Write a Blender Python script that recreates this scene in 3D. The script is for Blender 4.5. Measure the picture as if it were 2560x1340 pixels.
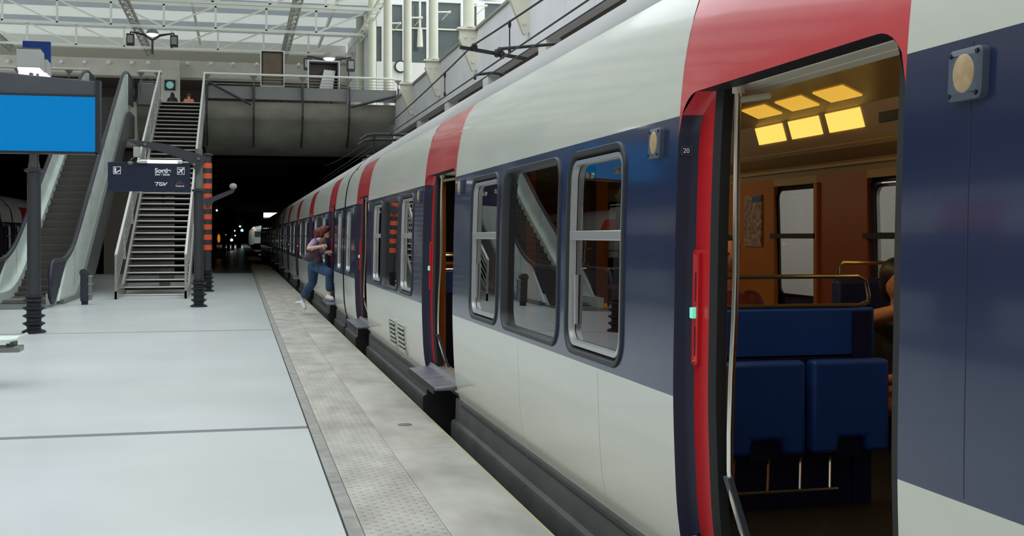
import bpy, bmesh, math, random
from mathutils import Vector, Matrix
random.seed(7)
for o in list(bpy.data.objects): bpy.data.objects.remove(o)
SC = bpy.context.scene
COL = SC.collection
PI = math.pi

# ---------------------------------------------------------------- camera
FPX = 2900.0; HC = 1.45
TH = math.atan(683.0 / FPX)
cam_d = bpy.data.cameras.new('camera'); cam = bpy.data.objects.new('camera', cam_d); COL.objects.link(cam)
cam_d.sensor_width = 36.0; cam_d.lens = 36.0 * FPX / 2560.0
cam_d.shift_y = -80.0 / 2560.0
cam_d.clip_end = 600
cam.location = (0, 0, HC); cam.rotation_euler = (PI / 2, 0, -TH)
SC.camera = cam
# ---------------------------------------------------------------- world and exposure
w = bpy.data.worlds.new('world'); SC.world = w; w.use_nodes = True
bg = w.node_tree.nodes['Background']
bg.inputs['Color'].default_value = (0.90, 0.965, 1.0, 1); bg.inputs['Strength'].default_value = 1.75
SC.view_settings.view_transform = 'Standard'; SC.view_settings.look = 'None'
SC.view_settings.exposure = 0.0; SC.view_settings.gamma = 1.0; SC.view_settings.use_curve_mapping = False

def at(px, py, **k):
    """a measured image point turned into a world point on a known plane"""
    u = (px - 1280) / FPX; v = (590 - py) / FPX
    d = (math.sin(TH) + u * math.cos(TH), math.cos(TH) - u * math.sin(TH), v)
    if 'X' in k: t = k['X'] / d[0]
    elif 'Y' in k: t = k['Y'] / d[1]
    else: t = (k['Z'] - HC) / d[2]
    return Vector((t * d[0], t * d[1], HC + t * d[2]))

# ---------------------------------------------------------------- materials
def lin(c):
    return tuple(((x / 255.0) / 12.92 if x / 255.0 <= 0.04045 else (((x / 255.0) + 0.055) / 1.055) ** 2.4) for x in c)
def mat(name, rgb, rough=0.6, metal=0.0, rgb2=None, scale=3.0, stretch=(1, 1, 1), bump=0.0, bscale=40.0, coat=0.0, detail=4.0, spec=0.5, lo=0.35, hi=0.65):
    m = bpy.data.materials.new(name); m.use_nodes = True
    nt = m.node_tree; N = nt.nodes; L = nt.links
    b = N['Principled BSDF']
    b.inputs['Base Color'].default_value = (*lin(rgb), 1)
    b.inputs['Roughness'].default_value = rough; b.inputs['Metallic'].default_value = metal
    b.inputs['Specular IOR Level'].default_value = spec
    if coat: b.inputs['Coat Weight'].default_value = coat; b.inputs['Coat Roughness'].default_value = 0.06
    if rgb2 or bump:
        tc = N.new('ShaderNodeTexCoord'); mp = N.new('ShaderNodeMapping'); mp.inputs['Scale'].default_value = stretch
        L.new(tc.outputs['Object'], mp.inputs['Vector'])
    if rgb2:
        n = N.new('ShaderNodeTexNoise'); n.inputs['Scale'].default_value = scale; n.inputs['Detail'].default_value = detail
        L.new(mp.outputs[0], n.inputs['Vector'])
        r = N.new('ShaderNodeValToRGB'); r.color_ramp.elements[0].position = lo; r.color_ramp.elements[1].position = hi
        r.color_ramp.elements[0].color = (*lin(rgb), 1); r.color_ramp.elements[1].color = (*lin(rgb2), 1)
        L.new(n.outputs['Fac'], r.inputs[0]); L.new(r.outputs[0], b.inputs['Base Color'])
    if bump:
        n2 = N.new('ShaderNodeTexNoise'); n2.inputs['Scale'].default_value = bscale; n2.inputs['Detail'].default_value = 3
        L.new(mp.outputs[0], n2.inputs['Vector'])
        bp = N.new('ShaderNodeBump'); bp.inputs['Strength'].default_value = bump; bp.inputs['Distance'].default_value = 0.02
        L.new(n2.outputs['Fac'], bp.inputs['Height']); L.new(bp.outputs[0], b.inputs['Normal'])
    return m
def emit(name, rgb, strength, base=None):
    m = mat(name, base or rgb, 0.4, spec=0.15)
    b = m.node_tree.nodes['Principled BSDF']
    b.inputs['Emission Color'].default_value = (*lin(rgb), 1); b.inputs['Emission Strength'].default_value = strength
    return m
def glass(name, tint, refl=1.5, rough=0.0, ior=1.5):
    m = bpy.data.materials.new(name); m.use_nodes = True
    nt = m.node_tree; N = nt.nodes; L = nt.links
    for n in list(N): N.remove(n)
    out = N.new('ShaderNodeOutputMaterial'); mx = N.new('ShaderNodeMixShader'); t = N.new('ShaderNodeBsdfTransparent')
    g = N.new('ShaderNodeBsdfGlossy'); fr = N.new('ShaderNodeLayerWeight'); fr.inputs['Blend'].default_value = 0.5; pw = N.new('ShaderNodeMath'); pw.operation = 'POWER'; pw.inputs[1].default_value = 5.0; ad = N.new('ShaderNodeMath'); ad.operation = 'MULTIPLY_ADD'; ad.inputs[1].default_value = .95; ad.inputs[2].default_value = .05; mu = N.new('ShaderNodeMath'); mu.operation = 'MULTIPLY'; mu.use_clamp = True
    t.inputs['Color'].default_value = (*tint, 1); g.inputs['Roughness'].default_value = rough
    mu.inputs[1].default_value = refl
    L.new(fr.outputs['Facing'], pw.inputs[0]); L.new(pw.outputs[0], ad.inputs[0]); L.new(ad.outputs[0], mu.inputs[0]); L.new(mu.outputs[0], mx.inputs[0]); L.new(t.outputs[0], mx.inputs[1]); L.new(g.outputs[0], mx.inputs[2]); L.new(mx.outputs[0], out.inputs[0])
    return m

M = {}
M['floor'] = mat('platform_resin', (202, 207, 206), 0.30, rgb2=(214, 219, 219), scale=0.7, bump=0.02, bscale=2.0, lo=0.3, hi=0.7, spec=0.4)
M['joint'] = mat('joint_metal', (120, 120, 124), 0.5)
M['slab'] = mat('edge_slab', (158, 155, 146), 0.75, rgb2=(196, 193, 184), scale=3.0, stretch=(1.0, 0.5, 1), bump=0.1, bscale=60, detail=10, lo=0.3, hi=0.68)
M['border'] = mat('border_strip', (140, 140, 134), 0.7, rgb2=(165, 164, 158), scale=6)
M['groove'] = mat('groove', (60, 58, 54), 0.8)
M['edgeline'] = mat('edge_nosing', (190, 185, 140), 0.6)
M['white'] = mat('train_white_paint', (203, 207, 196), 0.24, rgb2=(211, 214, 203), scale=1.2, stretch=(1, .5, 3), coat=0.4, bump=0.03, bscale=2.5)
M['navy'] = mat('train_navy_paint', (30, 42, 74), 0.2, rgb2=(35, 48, 82), scale=1.0, coat=0.45, bump=0.02, bscale=1.6)
M['jamb'] = mat('door_jamb_navy', (26, 30, 58), 0.35)
M['red'] = mat('train_red_paint', (198, 44, 54), 0.25, rgb2=(204, 52, 62), scale=1.5, coat=0.5)
M['leafred'] = mat('door_leaf_red', (196, 26, 34), 0.35, coat=0.2)
M['roofgrey'] = mat('train_roof_grey', (150, 150, 150), 0.55, rgb2=(172, 172, 170), scale=2, stretch=(1, .3, 1))
M['rubber'] = mat('black_rubber', (24, 25, 27), 0.6)
M['gasket'] = mat('window_gasket', (46, 49, 54), 0.45)
M['alu'] = mat('aluminium', (200, 202, 204), 0.32, 0.7)
M['chrome'] = mat('polished_steel', (225, 220, 210), 0.16, 1.0)
M['under'] = mat('underframe_grey', (66, 69, 68), 0.6, rgb2=(78, 81, 79), scale=4)
M['underdark'] = mat('underframe_dark', (34, 33, 34), 0.7)
M['step'] = mat('step_plate', (112, 116, 128), 0.45, 0.5, rgb2=(142, 145, 155), scale=12)
M['glass'] = glass('train_glass', (0.29, 0.265, 0.24), 1.45)
M['glassclear'] = glass('tinted_far_glass', (0.50, 0.45, 0.38), 0.8)
M['disc'] = mat('amber_disc', (172, 146, 110), 0.6, rgb2=(186, 160, 122), scale=40)
M['plate'] = mat('lamp_plate', (74, 84, 100), 0.5)
M['int_yellow'] = mat('interior_yellow', (186, 112, 16), 0.5, rgb2=(170, 96, 14), scale=2)
M['int_orange'] = mat('interior_orange', (148, 66, 12), 0.45)
M['int_cream'] = mat('interior_cream', (178, 150, 96), 0.5)
M['int_ceiling'] = mat('interior_ceiling', (178, 150, 104), 0.35)
M['int_floor'] = mat('interior_floor', (36, 34, 34), 0.6)
M['seam'] = mat('panel_seam', (160, 163, 154), 0.6)
M['header'] = mat('door_header', (222, 212, 190), 0.4)
M['seat_blue'] = mat('seat_blue_vinyl', (26, 74, 178), 0.42, rgb2=(30, 80, 186), scale=4, bump=0.05, bscale=90)
M['seat_navy'] = mat('seat_dark_blue', (16, 24, 78), 0.5)
M['seat_red'] = mat('seat_dark_red', (84, 14, 20), 0.5)
M['lampyellow'] = emit('yellow_diffuser', (255, 212, 100), 1.15, (60, 50, 30))
M['reflyellow'] = emit('yellow_reflection_glow', (255, 196, 74), 0.75, (60, 50, 30))  # glow painting the cove lamps' reflection in the ceiling
M['paper'] = mat('notice_paper', (190, 170, 150), 0.6, rgb2=(120, 90, 80), scale=30)
M['green'] = emit('green_button', (120, 220, 190), 0.7)
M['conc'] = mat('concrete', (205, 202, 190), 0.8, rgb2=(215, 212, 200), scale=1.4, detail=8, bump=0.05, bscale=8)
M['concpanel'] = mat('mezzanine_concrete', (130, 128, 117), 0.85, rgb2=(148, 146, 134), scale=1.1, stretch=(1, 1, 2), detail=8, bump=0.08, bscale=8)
M['mezzgrey'] = mat('mezzanine_grey_panel', (120, 121, 120), 0.6)
M['wallpanel'] = mat('precast_panel', (226, 226, 230), 0.7, rgb2=(236, 236, 238), scale=0.8, detail=6)
M['brownconc'] = mat('recess_concrete', (112, 103, 92), 0.9)
M['cream'] = mat('cream_paint', (220, 220, 200), 0.5, rgb2=(226, 226, 210), scale=2)
M['whitewall'] = mat('white_wall', (228, 229, 226), 0.7)
M['darkwin'] = mat('facade_glass', (84, 96, 96), 0.12, rgb2=(58, 68, 68), scale=0.6)
M['shadedfloor'] = mat('shaded_floor', (84, 84, 84), 0.3)  # platform floor with the tunnel's shade put into its colour
M['beige'] = mat('beige_wall', (166, 161, 148), 0.8)
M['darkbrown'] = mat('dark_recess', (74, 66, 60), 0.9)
M['truss'] = mat('truss_white', (246, 247, 240), 0.5)
M['trussgrey'] = mat('lattice_grey', (176, 176, 168), 0.5)
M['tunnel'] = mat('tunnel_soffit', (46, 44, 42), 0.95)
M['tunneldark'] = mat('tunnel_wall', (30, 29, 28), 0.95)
M['ballast'] = mat('ballast', (58, 54, 50), 0.95, rgb2=(84, 78, 72), scale=14, bump=0.6, bscale=30)
M['rail'] = mat('rail_steel', (110, 90, 78), 0.4, 0.8)
M['post'] = mat('post_dark', (52, 54, 58), 0.45)
M['postlight'] = mat('post_grey', (104, 106, 100), 0.5)
M['postbase'] = mat('post_base', (34, 37, 44), 0.5)
M['orange'] = mat('orange_band', (226, 88, 48), 0.6)
M['signnavy'] = mat('sign_navy', (24, 32, 58), 0.35)
M['signwhite'] = mat('sign_white', (235, 235, 235), 0.5)
M['signred'] = mat('sign_dull_red', (110, 66, 72), 0.5)
M['tube'] = emit('lit_tube', (255, 250, 245), 1.3)
M['flood'] = emit('flood_glass', (255, 250, 250), 3.0)
M['lampbox'] = mat('lamp_box', (158, 160, 156), 0.45)
M['lampdark'] = mat('lamp_box_side', (96, 94, 84), 0.5)
M['screen'] = emit('blue_screen', (0, 122, 192), 0.80, (0, 62, 100))
M['casing'] = mat('screen_casing', (70, 75, 82), 0.5)
M['casingdark'] = mat('screen_casing_dark', (28, 32, 40), 0.5)
M['bluesign'] = mat('blue_sign', (0, 66, 160), 0.4)
M['steel'] = mat('brushed_steel', (212, 224, 216), 0.36, 0.15, rgb2=(228, 238, 232), scale=3, stretch=(1, .3, 1))
M['steeldark'] = mat('escalator_cladding', (136, 140, 138), 0.36, 0.6)
M['stepdark'] = mat('escalator_step', (74, 70, 66), 0.6, rgb2=(84, 80, 76), scale=30)
M['handrail'] = mat('black_handrail', (42, 40, 54), 0.35)
M['railsteel'] = mat('stair_steel', (178, 178, 170), 0.3, 0.7)
M['brightrail'] = mat('bright_handrail', (236, 236, 232), 0.3, 0.2)
M['nosing'] = mat('tread_nosing', (188, 182, 176), 0.35, 0.6)
M['tread'] = mat('tread_dark', (40, 39, 38), 0.6)
M['bin'] = mat('bin_dark', (44, 48, 58), 0.5)
M['wire'] = mat('wire_black', (30, 30, 32), 0.5)
M['brownboard'] = mat('brown_board', (98, 84, 68), 0.6, rgb2=(110, 94, 76), scale=3)
M['teal'] = emit('teal_disc', (120, 200, 190), 0.25)
M['lampwhite'] = emit('distant_lamp', (255, 248, 235), 5.0)
M['lampcyan'] = emit('distant_signal', (120, 255, 240), 4.0)
M['lampred'] = emit('tail_lamp', (255, 90, 40), 3.0)
M['lamporange'] = emit('orange_lamp', (255, 150, 40), 0.5, (90, 50, 10))
M['skin'] = mat('skin', (232, 182, 150), 0.55)
M['skin2'] = mat('skin_dim', (176, 118, 88), 0.55)
M['hair'] = mat('auburn_hair', (86, 34, 26), 0.5, rgb2=(110, 44, 30), scale=30, stretch=(1, 1, .3))
M['darkhair'] = mat('dark_hair', (24, 20, 20), 0.5)
M['jeans'] = mat('blue_jeans', (40, 66, 100), 0.8, rgb2=(54, 84, 120), scale=8, bump=0.2, bscale=20)
M['tshirt'] = mat('pale_tshirt', (128, 136, 178), 0.8, rgb2=(196, 160, 196), scale=7)
M['salmon'] = mat('salmon_top', (232, 140, 108), 0.8)
M['darkcloth'] = mat('dark_cloth', (34, 32, 38), 0.8)
M['bag'] = mat('brown_bag', (70, 56, 64), 0.6, rgb2=(88, 68, 74), scale=5, bump=0.2, bscale=10)
M['shoe'] = mat('white_shoe', (222, 222, 226), 0.6)
M['glasspanel'] = glass('roof_clear', (0.9, 0.9, 0.9), 1.0)

# translucent skylight skin
m = bpy.data.materials.new('skylight_skin'); m.use_nodes = True; nt = m.node_tree
for n in list(nt.nodes): nt.nodes.remove(n)
_o = nt.nodes.new('ShaderNodeOutputMaterial'); _x = nt.nodes.new('ShaderNodeMixShader'); _t = nt.nodes.new('ShaderNodeBsdfTranslucent'); _d = nt.nodes.new('ShaderNodeBsdfDiffuse')
_t.inputs[0].default_value = (0.92, 0.93, 0.9, 1); _d.inputs[0].default_value = (0.8, 0.8, 0.78, 1); _x.inputs[0].default_value = 0.50
nt.links.new(_t.outputs[0], _x.inputs[1]); nt.links.new(_d.outputs[0], _x.inputs[2]); nt.links.new(_x.outputs[0], _o.inputs[0])
M['skylight'] = m
m2 = m.copy(); m2.name = 'skylight_strip_skin'
for n in m2.node_tree.nodes:
    if n.type == 'BSDF_TRANSLUCENT': n.inputs[0].default_value = (0.56, 0.60, 0.63, 1)
    if n.type == 'BSDF_DIFFUSE': n.inputs[0].default_value = (0.64, 0.66, 0.68, 1)
M['strip'] = m2

# tactile paving: staggered studs as bump, worn colour
m = mat('tactile_paving', (160, 157, 148), 0.7, rgb2=(198, 195, 186), scale=4.0, stretch=(1, .5, 1), detail=10, lo=0.3, hi=0.7)
nt = m.node_tree; N = nt.nodes; L = nt.links
tc = N.new('ShaderNodeTexCoord'); sp = N.new('ShaderNodeSeparateXYZ'); L.new(tc.outputs['Object'], sp.inputs[0])
def mth(op, a, b=None):
    n = N.new('ShaderNodeMath'); n.operation = op
    for i, v in enumerate((a, b)):
        if v is None: continue
        if isinstance(v, (int, float)): n.inputs[i].default_value = v
        else: L.new(v, n.inputs[i])
    return n.outputs[0]
K = 2 * PI / 0.062
su = mth('COSINE', mth('MULTIPLY', mth('ADD', sp.outputs[0], sp.outputs[1]), K * 0.7071)); sv = mth('COSINE', mth('MULTIPLY', mth('SUBTRACT', sp.outputs[0], sp.outputs[1]), K * 0.7071))
hgt = mth('MAXIMUM', mth('SUBTRACT', mth('ADD', su, sv), 0.7), 0.0)
bp = N.new('ShaderNodeBump'); bp.inputs['Strength'].default_value = 0.7; bp.inputs['Distance'].default_value = 0.012
L.new(hgt, bp.inputs['Height']); L.new(bp.outputs[0], N['Principled BSDF'].inputs['Normal'])
M['tactile'] = m

# ---------------------------------------------------------------- mesh builder
class MB:
    def __init__(s): s.v = []; s.f = []; s.m = []; s.mats = []
    def mi(s, k):
        if k is None: return 0
        if k not in s.mats: s.mats.append(k)
        return s.mats.index(k)
    def add(s, vs, fs, k=None):
        b = len(s.v); i = s.mi(k)
        s.v += [tuple(p) for p in vs]
        for f in fs: s.f.append(tuple(b + j for j in f)); s.m.append(i)
        return s
    def box(s, x0, x1, y0, y1, z0, z1, k=None):
        x0, x1 = min(x0, x1), max(x0, x1); y0, y1 = min(y0, y1), max(y0, y1); z0, z1 = min(z0, z1), max(z0, z1)
        vs = [(x, y, z) for z in (z0, z1) for y in (y0, y1) for x in (x0, x1)]
        return s.add(vs, [(0, 2, 3, 1), (4, 5, 7, 6), (0, 1, 5, 4), (2, 6, 7, 3), (0, 4, 6, 2), (1, 3, 7, 5)], k)
    def obox(s, a, b, w, h, k=None, up=(0, 0, 1)):
        """bar of section w x h from a to b"""
        a = Vector(a); b = Vector(b); d = (b - a).normalized(); up = Vector(up)
        if abs(d.dot(up)) > .99: up = Vector((0, 1, 0))
        r = d.cross(up).normalized(); u = r.cross(d)
        vs = []
        for p in (a, b):
            for i, j in ((-1, -1), (1, -1), (1, 1), (-1, 1)): vs.append(p + r * i * w / 2 + u * j * h / 2)
        return s.add(vs, [(0, 1, 2, 3), (7, 6, 5, 4), (0, 4, 5, 1), (1, 5, 6, 2), (2, 6, 7, 3), (3, 7, 4, 0)], k)
    def tube(s, pts, r, n=8, k=None, cap=True, rs=None):
        pts = [Vector(p) for p in pts]; vs = []; fs = []
        up = None
        for i, p in enumerate(pts):
            a = pts[max(i - 1, 0)]; b = pts[min(i + 1, len(pts) - 1)]; d = (b - a).normalized()
            if up is None:
                up = Vector((0, 0, 1)) if abs(d.z) < .9 else Vector((1, 0, 0))
            rt = d.cross(up).normalized(); uu = rt.cross(d).normalized(); up = uu
            rr = rs[i] if rs else r
            for j in range(n):
                t = 2 * PI * j / n; vs.append(p + rt * math.cos(t) * rr + uu * math.sin(t) * rr)
        for i in range(len(pts) - 1):
            for j in range(n):
                q = (j + 1) % n; fs.append((i * n + j, i * n + q, (i + 1) * n + q, (i + 1) * n + j))
        if cap:
            fs.append(tuple(range(n))[::-1]); e = (len(pts) - 1) * n; fs.append(tuple(e + j for j in range(n)))
        return s.add(vs, fs, k)
    def lathe(s, x, y, prof, n=20, k=None):
        vs = []; fs = []
        for (r, z) in prof:
            for j in range(n):
                t = 2 * PI * j / n; vs.append((x + r * math.cos(t), y + r * math.sin(t), z))
        for i in range(len(prof) - 1):
            for j in range(n):
                q = (j + 1) % n; fs.append((i * n + j, i * n + q, (i + 1) * n + q, (i + 1) * n + j))
        fs.append(tuple(range(n))[::-1]); e = (len(prof) - 1) * n; fs.append(tuple(e + j for j in range(n)))
        return s.add(vs, fs, k)
    def prism(s, poly, axis, a, b, k=None):
        """poly of 2d points extruded along axis 'x','y' or 'z' from a to b"""
        def P(p, t):
            return {'x': (t, p[0], p[1]), 'y': (p[0], t, p[1]), 'z': (p[0], p[1], t)}[axis]
        n = len(poly); vs = [P(p, a) for p in poly] + [P(p, b) for p in poly]
        fs = [tuple(range(n)), tuple(range(2 * n - 1, n - 1, -1))] + [(i, i + n, (i + 1) % n + n, (i + 1) % n) for i in range(n)]
        return s.add(vs, fs, k)
    def ell(s, c, r, n=14, rot=None, k=None):
        vs = []; fs = []; m_ = n // 2 + 1; c = Vector(c)
        for i in range(m_ + 1):
            ph = PI * i / m_
            for j in range(n):
                t = 2 * PI * j / n; p = Vector((r[0] * math.sin(ph) * math.cos(t), r[1] * math.sin(ph) * math.sin(t), r[2] * math.cos(ph)))
                if rot is not None: p = rot @ p
                vs.append(c + p)
        for i in range(m_):
            for j in range(n):
                q = (j + 1) % n; fs.append((i * n + j, (i + 1) * n + j, (i + 1) * n + q, i * n + q))
        return s.add(vs, fs, k)
    def build(s, name, k=None, parent=None, smooth=35, bevel=0.0, label=None):
        me = bpy.data.meshes.new(name); o = bpy.data.objects.new(name, me)
        off = Vector((0, 0, 0)); p = parent
        while p is not None: off += Vector(p.location); p = p.parent
        if s.v and parent is None:
            xs = [v[0] for v in s.v]; ys = [v[1] for v in s.v]; zs = [v[2] for v in s.v]
            off = Vector(((min(xs) + max(xs)) / 2, (min(ys) + max(ys)) / 2, min(zs))); o.location = off
        me.from_pydata([tuple(Vector(v) - off) for v in s.v], [], s.f)
        mats = s.mats if s.mats else [k]
        for q in mats: me.materials.append(M[q or k])
        if s.mats:
            for i, pl in enumerate(me.polygons): pl.material_index = s.m[i]
        bm = bmesh.new(); bm.from_mesh(me); bmesh.ops.remove_doubles(bm, verts=bm.verts, dist=1e-5); bmesh.ops.recalc_face_normals(bm, faces=bm.faces); bm.to_mesh(me); bm.free()
        if smooth: me.shade_smooth(); me.set_sharp_from_angle(angle=math.radians(smooth))
        COL.objects.link(o)
        if parent is not None: o.parent = parent
        if bevel:
            b = o.modifiers.new('bevel', 'BEVEL'); b.width = bevel; b.segments = 3; b.limit_method = 'ANGLE'
        if label: o['label'] = label
        return o
def tag(o, label=None, cat=None, group=None, kind=None):
    if label: o['label'] = label
    if cat: o['category'] = cat
    if group: o['group'] = group
    if kind: o['kind'] = kind
    return o
def struct(o): o['kind'] = 'structure'; return o
def thing(name, loc, label, cat, group=None):
    o = bpy.data.objects.new(name, None); o.location = loc; o.empty_display_size = .2; COL.objects.link(o)
    return tag(o, label, cat, group)
def copy_tree(o, parent=None, skip=()):
    c = o.copy(); COL.objects.link(c)
    if parent is not None: c.parent = parent
    for ch in [x for x in bpy.data.objects if x.parent is o]:
        if ch.name.split('.')[0] in skip: continue
        copy_tree(ch, c, skip)
    return c
def B(): return MB()
# ================================================================ setting
XE = 1.486          # platform edge
XG = 0.519          # groove between resin floor and border strip
YF = 262.0
def slabs(mb, x0, x1, z, th, y0, y1, step, gap, k=None):
    y = y0
    while y < y1:
        mb.box(x0, x1, y, min(y + step - gap, y1), z - th, z, k); y += step
joints = [-0.5 + 9.42 * i - 0.06 for i in range(0, 30)]       # 8.86, 18.28, 27.7 ...
mb = B(); prev = -12.0
for j in joints[:6]:
    mb.box(-7.1, XG - .012, prev, j, -0.25, 0.0); prev = j + 0.12
struct(mb.build('floor', 'floor'))
mb = B(); mb.box(-7.1, XG - .012, prev, YF, -.25, 0); struct(mb.build('floor_tunnel', 'shadedfloor'))  # floor continues; darkness under the walkway is painted by its material
mb = B()
for j in joints[:6]: mb.box(-7.1, XG - .012, j, j + .12, -.2, -.006)
struct(mb.build('trim_1', 'joint'))
mb = B(); mb.box(XG - .012, XG, -12, YF, -.2, -.012); mb.box(.593, .597, -12, YF, -.2, -.01); mb.box(1.0, 1.004, -12, YF, -.2, -.01); mb.box(XG, XE - .03, -12, YF, -.25, -.02)
struct(mb.build('trim_2', 'groove'))
mb = B(); slabs(mb, XG, .593, 0, .018, -12, 160, .9, .004)
struct(mb.build('trim_3', 'border'))
mb = B(); slabs(mb, .597, 1.0, .001, .019, -11.71, 160, 1.23, .003)
struct(mb.build('trim_4', 'tactile'))
mb = B(); slabs(mb, 1.004, XE - .012, 0, .019, -10.6, 160, 3.69, .005)
struct(mb.build('trim_5', 'slab'))
mb = B(); mb.box(XE - .012, XE, -12, YF, -.05, .002)
struct(mb.build('trim_6', 'edgeline'))
mb = B(); mb.box(XE - .25, XE - .03, -12, YF, -1.15, -.02); mb.box(-7.14, -6.95, -12, YF, -1.15, -.02)
struct(mb.build('trim_7', 'brownconc'))
mb = B(); mb.box(-18, 8, -14, YF, -1.4, -1.12)
struct(mb.build('ground', 'ballast'))
for i, xx in enumerate((2.28, 3.72, -9.43, -7.99)):
    mb = B(); mb.box(xx - .035, xx + .035, -12, 250, -1.0, -.96); mb.box(xx - .01, xx + .01, -12, 250, -1.1, -1.0); mb.box(xx - .07, xx + .07, -12, 250, -1.12, -1.1)
    tag(mb.build('track_rail', 'rail'), ['steel running rail nearest the platform under the right train', 'steel running rail furthest from the platform under the right train', 'outer steel running rail under the left train', 'inner steel running rail under the left train'][i], 'rail')

mb = B(); mb.box(-18, 12, -14.4, -14, -1.2, 20)
struct(mb.build('wall_light_blocker', 'beige'))  # unseen wall added behind the camera to block low sky light
# right wall: precast parapet band over a recessed brown wall
XW = 5.8
mb = B(); slabs(mb, XW, XW + .22, 6.60, 1.33, -12, 44.2, 1.8, .012)
struct(mb.build('wall_right', 'wallpanel'))
mb = B(); mb.box(XW + .35, XW + .6, -12, 44.2, -1.15, 5.6)
struct(mb.build('wall_right_lower', 'wallpanel'))
mb = B(); mb.box(XW + .3, XW + .36, -12, 44.2, 4.3, 5.4)
struct(mb.build('trim_8', 'brownconc'))
mb = B(); mb.box(XW - .05, XW + .3, -12, 44.2, 6.6, 6.67); mb.box(XW, XW + .5, -12, 44.2, 4.5, 4.62)
struct(mb.build('trim_9', 'beige'))
BY = [44.7 - 5.4 * i for i in range(0, 10)]
mb = B()
for y in BY: mb.box(XW, XW + .36, y - 1.35, y - .75, 4.55, 5.3)
struct(mb.build('trim_10', 'whitewall'))
mb = B(); mb.box(XW + .2, 32, -12, 64, 6.2, 6.35)
struct(mb.build('floor_upper', 'conc'))

def ring_box(mb, xs, zs, y0, y1, holes):
    """wall in the xz plane with rectangular holes"""
    xs = sorted(set(xs + [h[0] for h in holes] + [h[1] for h in holes])); zs = sorted(set(zs + [h[2] for h in holes] + [h[3] for h in holes]))
    for i in range(len(xs) - 1):
        for j in range(len(zs) - 1):
            cx = (xs[i] + xs[i + 1]) / 2; cz = (zs[j] + zs[j + 1]) / 2
            if any(h[0] < cx < h[1] and h[2] < cz < h[3] for h in holes): continue
            mb.box(xs[i], xs[i + 1], y0, y1, zs[j], zs[j + 1])
YFW = 52.0
holes = []
for (a, b, t, bt) in ((936, 954, 66, 115), (975, 1006, 12, 116), (1024, 1066, 4, 117), (1090, 1152, 8, 119), (1178, 1192, 10, 119), (1212, 1268, 10, 119), (1290, 1350, 10, 120), (1370, 1440, 10, 120), (1460, 1530, 10, 120)):
    p = at(a, bt, Y=YFW); q = at(b, t, Y=YFW); holes.append((p.x, q.x, 9.28, q.z))
mb = B(); ring_box(mb, [5.75, 32.0], [6.35, 12.4], YFW, YFW + .3, holes)
struct(mb.build('wall_facade', 'whitewall'))
for i, h in enumerate(holes):
    mb = B(); mb.box(h[0] - .02, h[1] + .02, YFW + .16, YFW + .2, h[2] - .02, h[3] + .02)
    wn = struct(mb.build('window_%d' % (i + 1), 'darkwin'))
    if h[1] - h[0] > .4:
        mb = B(); zz = h[2] + (h[3] - h[2]) * .55
        mb.box(h[0], h[1], YFW - .02, YFW + .12, zz, zz + .06); mb.build('glazing_bar', 'cream', wn)
mb = B(); mb.box(5.8, 6.0, 52, 64, 6.35, 12.0)
struct(mb.build('wall_right_upper', 'whitewall'))

# brackets and columns on the right wall
for i, y in enumerate(BY[1:]):
    nm = ['furthest', 'second furthest', 'third furthest', 'fourth furthest, largest in the picture']
    place = nm[i] if i < 4 else 'one of those beside and behind the viewer'
    c = B(); c.lathe(5.6, y, [(.17, 6.65), (.17, 6.70), (.14, 6.70), (.14, 12.3)], 20)
    lab = ['slender cream round column on the furthest full bracket above the train roof', 'cream round column on the second bracket from the walkway end', 'cream round column on the bracket behind the black overhead arm', 'cream round column rising out of frame from the nearest bracket in view'][i] if i < 4 else 'cream round column on the wall bracket beyond the right frame edge'
    tag(c.build('round_column', 'cream'), lab, 'column', 'cream columns on the right wall')
    p = B(); p.prism([(5.36, 6.64), (5.8, 6.64), (5.8, 5.62), (5.70, 5.57), (5.36, 6.38)], 'y', y - .05, y + .05)
    p.box(5.3, 5.8, y - .14, y + .14, 6.60, 6.65); p.obox((5.35, y, 6.42), (5.69, y, 5.58), .03, .16, up=(0, 1, 0))
    lab = ['cream triangular wall bracket nearest the walkway corner', 'cream triangular wall bracket second from the walkway corner', 'cream triangular wall bracket behind the black overhead arm', 'cream triangular wall bracket largest in view at the top edge'][i] if i < 4 else 'cream triangular wall bracket beyond the right frame edge'
    bo = tag(p.build('wall_bracket', 'cream'), lab, 'bracket', 'triangular brackets on the right wall')
    for (xx, zz) in ((5.5, 6.42), (5.68, 6.42), (5.68, 5.8)):
        q = B(); q.tube([(xx, y - .05, zz), (xx, y - .08, zz)], .035, 10); q.build('bolt', 'cream', bo)
for i, y in enumerate((44.7, 50.1, 55.5)):
    c = B(); c.lathe(5.6, y, [(.17, 6.35), (.16, 12.3)], 20)
    tag(c.build('round_column', 'cream'), ['cream round column just past the walkway railing corner', 'cream round column second behind the walkway railing', 'cream round column furthest back near the ceiling lattice end'][i], 'column', 'cream columns on the right wall')
for i, (a, b, yy) in enumerate(((975, 1000, 58), (1022, 1054, 44), (1086, 1124, 30), (1174, 1216, 14))):
    p = at(a, yy, Y=50); q = at(b, yy, Y=50)
    mb = B(); mb.tube([p, q], .035, 8); mb.tube([q, Vector((q.x, 51.98, q.z))], .02, 8); mb.ell(q, (.06, .06, .06), 8)
    tag(mb.build('steel_stub_arm', 'cream'), ['short cream arm leftmost across the facade windows', 'short cream arm second from left across the facade windows', 'short cream arm across the widest facade window', 'short cream arm rightmost high on the facade'][i], 'strut', 'stub arms on the facade')
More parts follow.
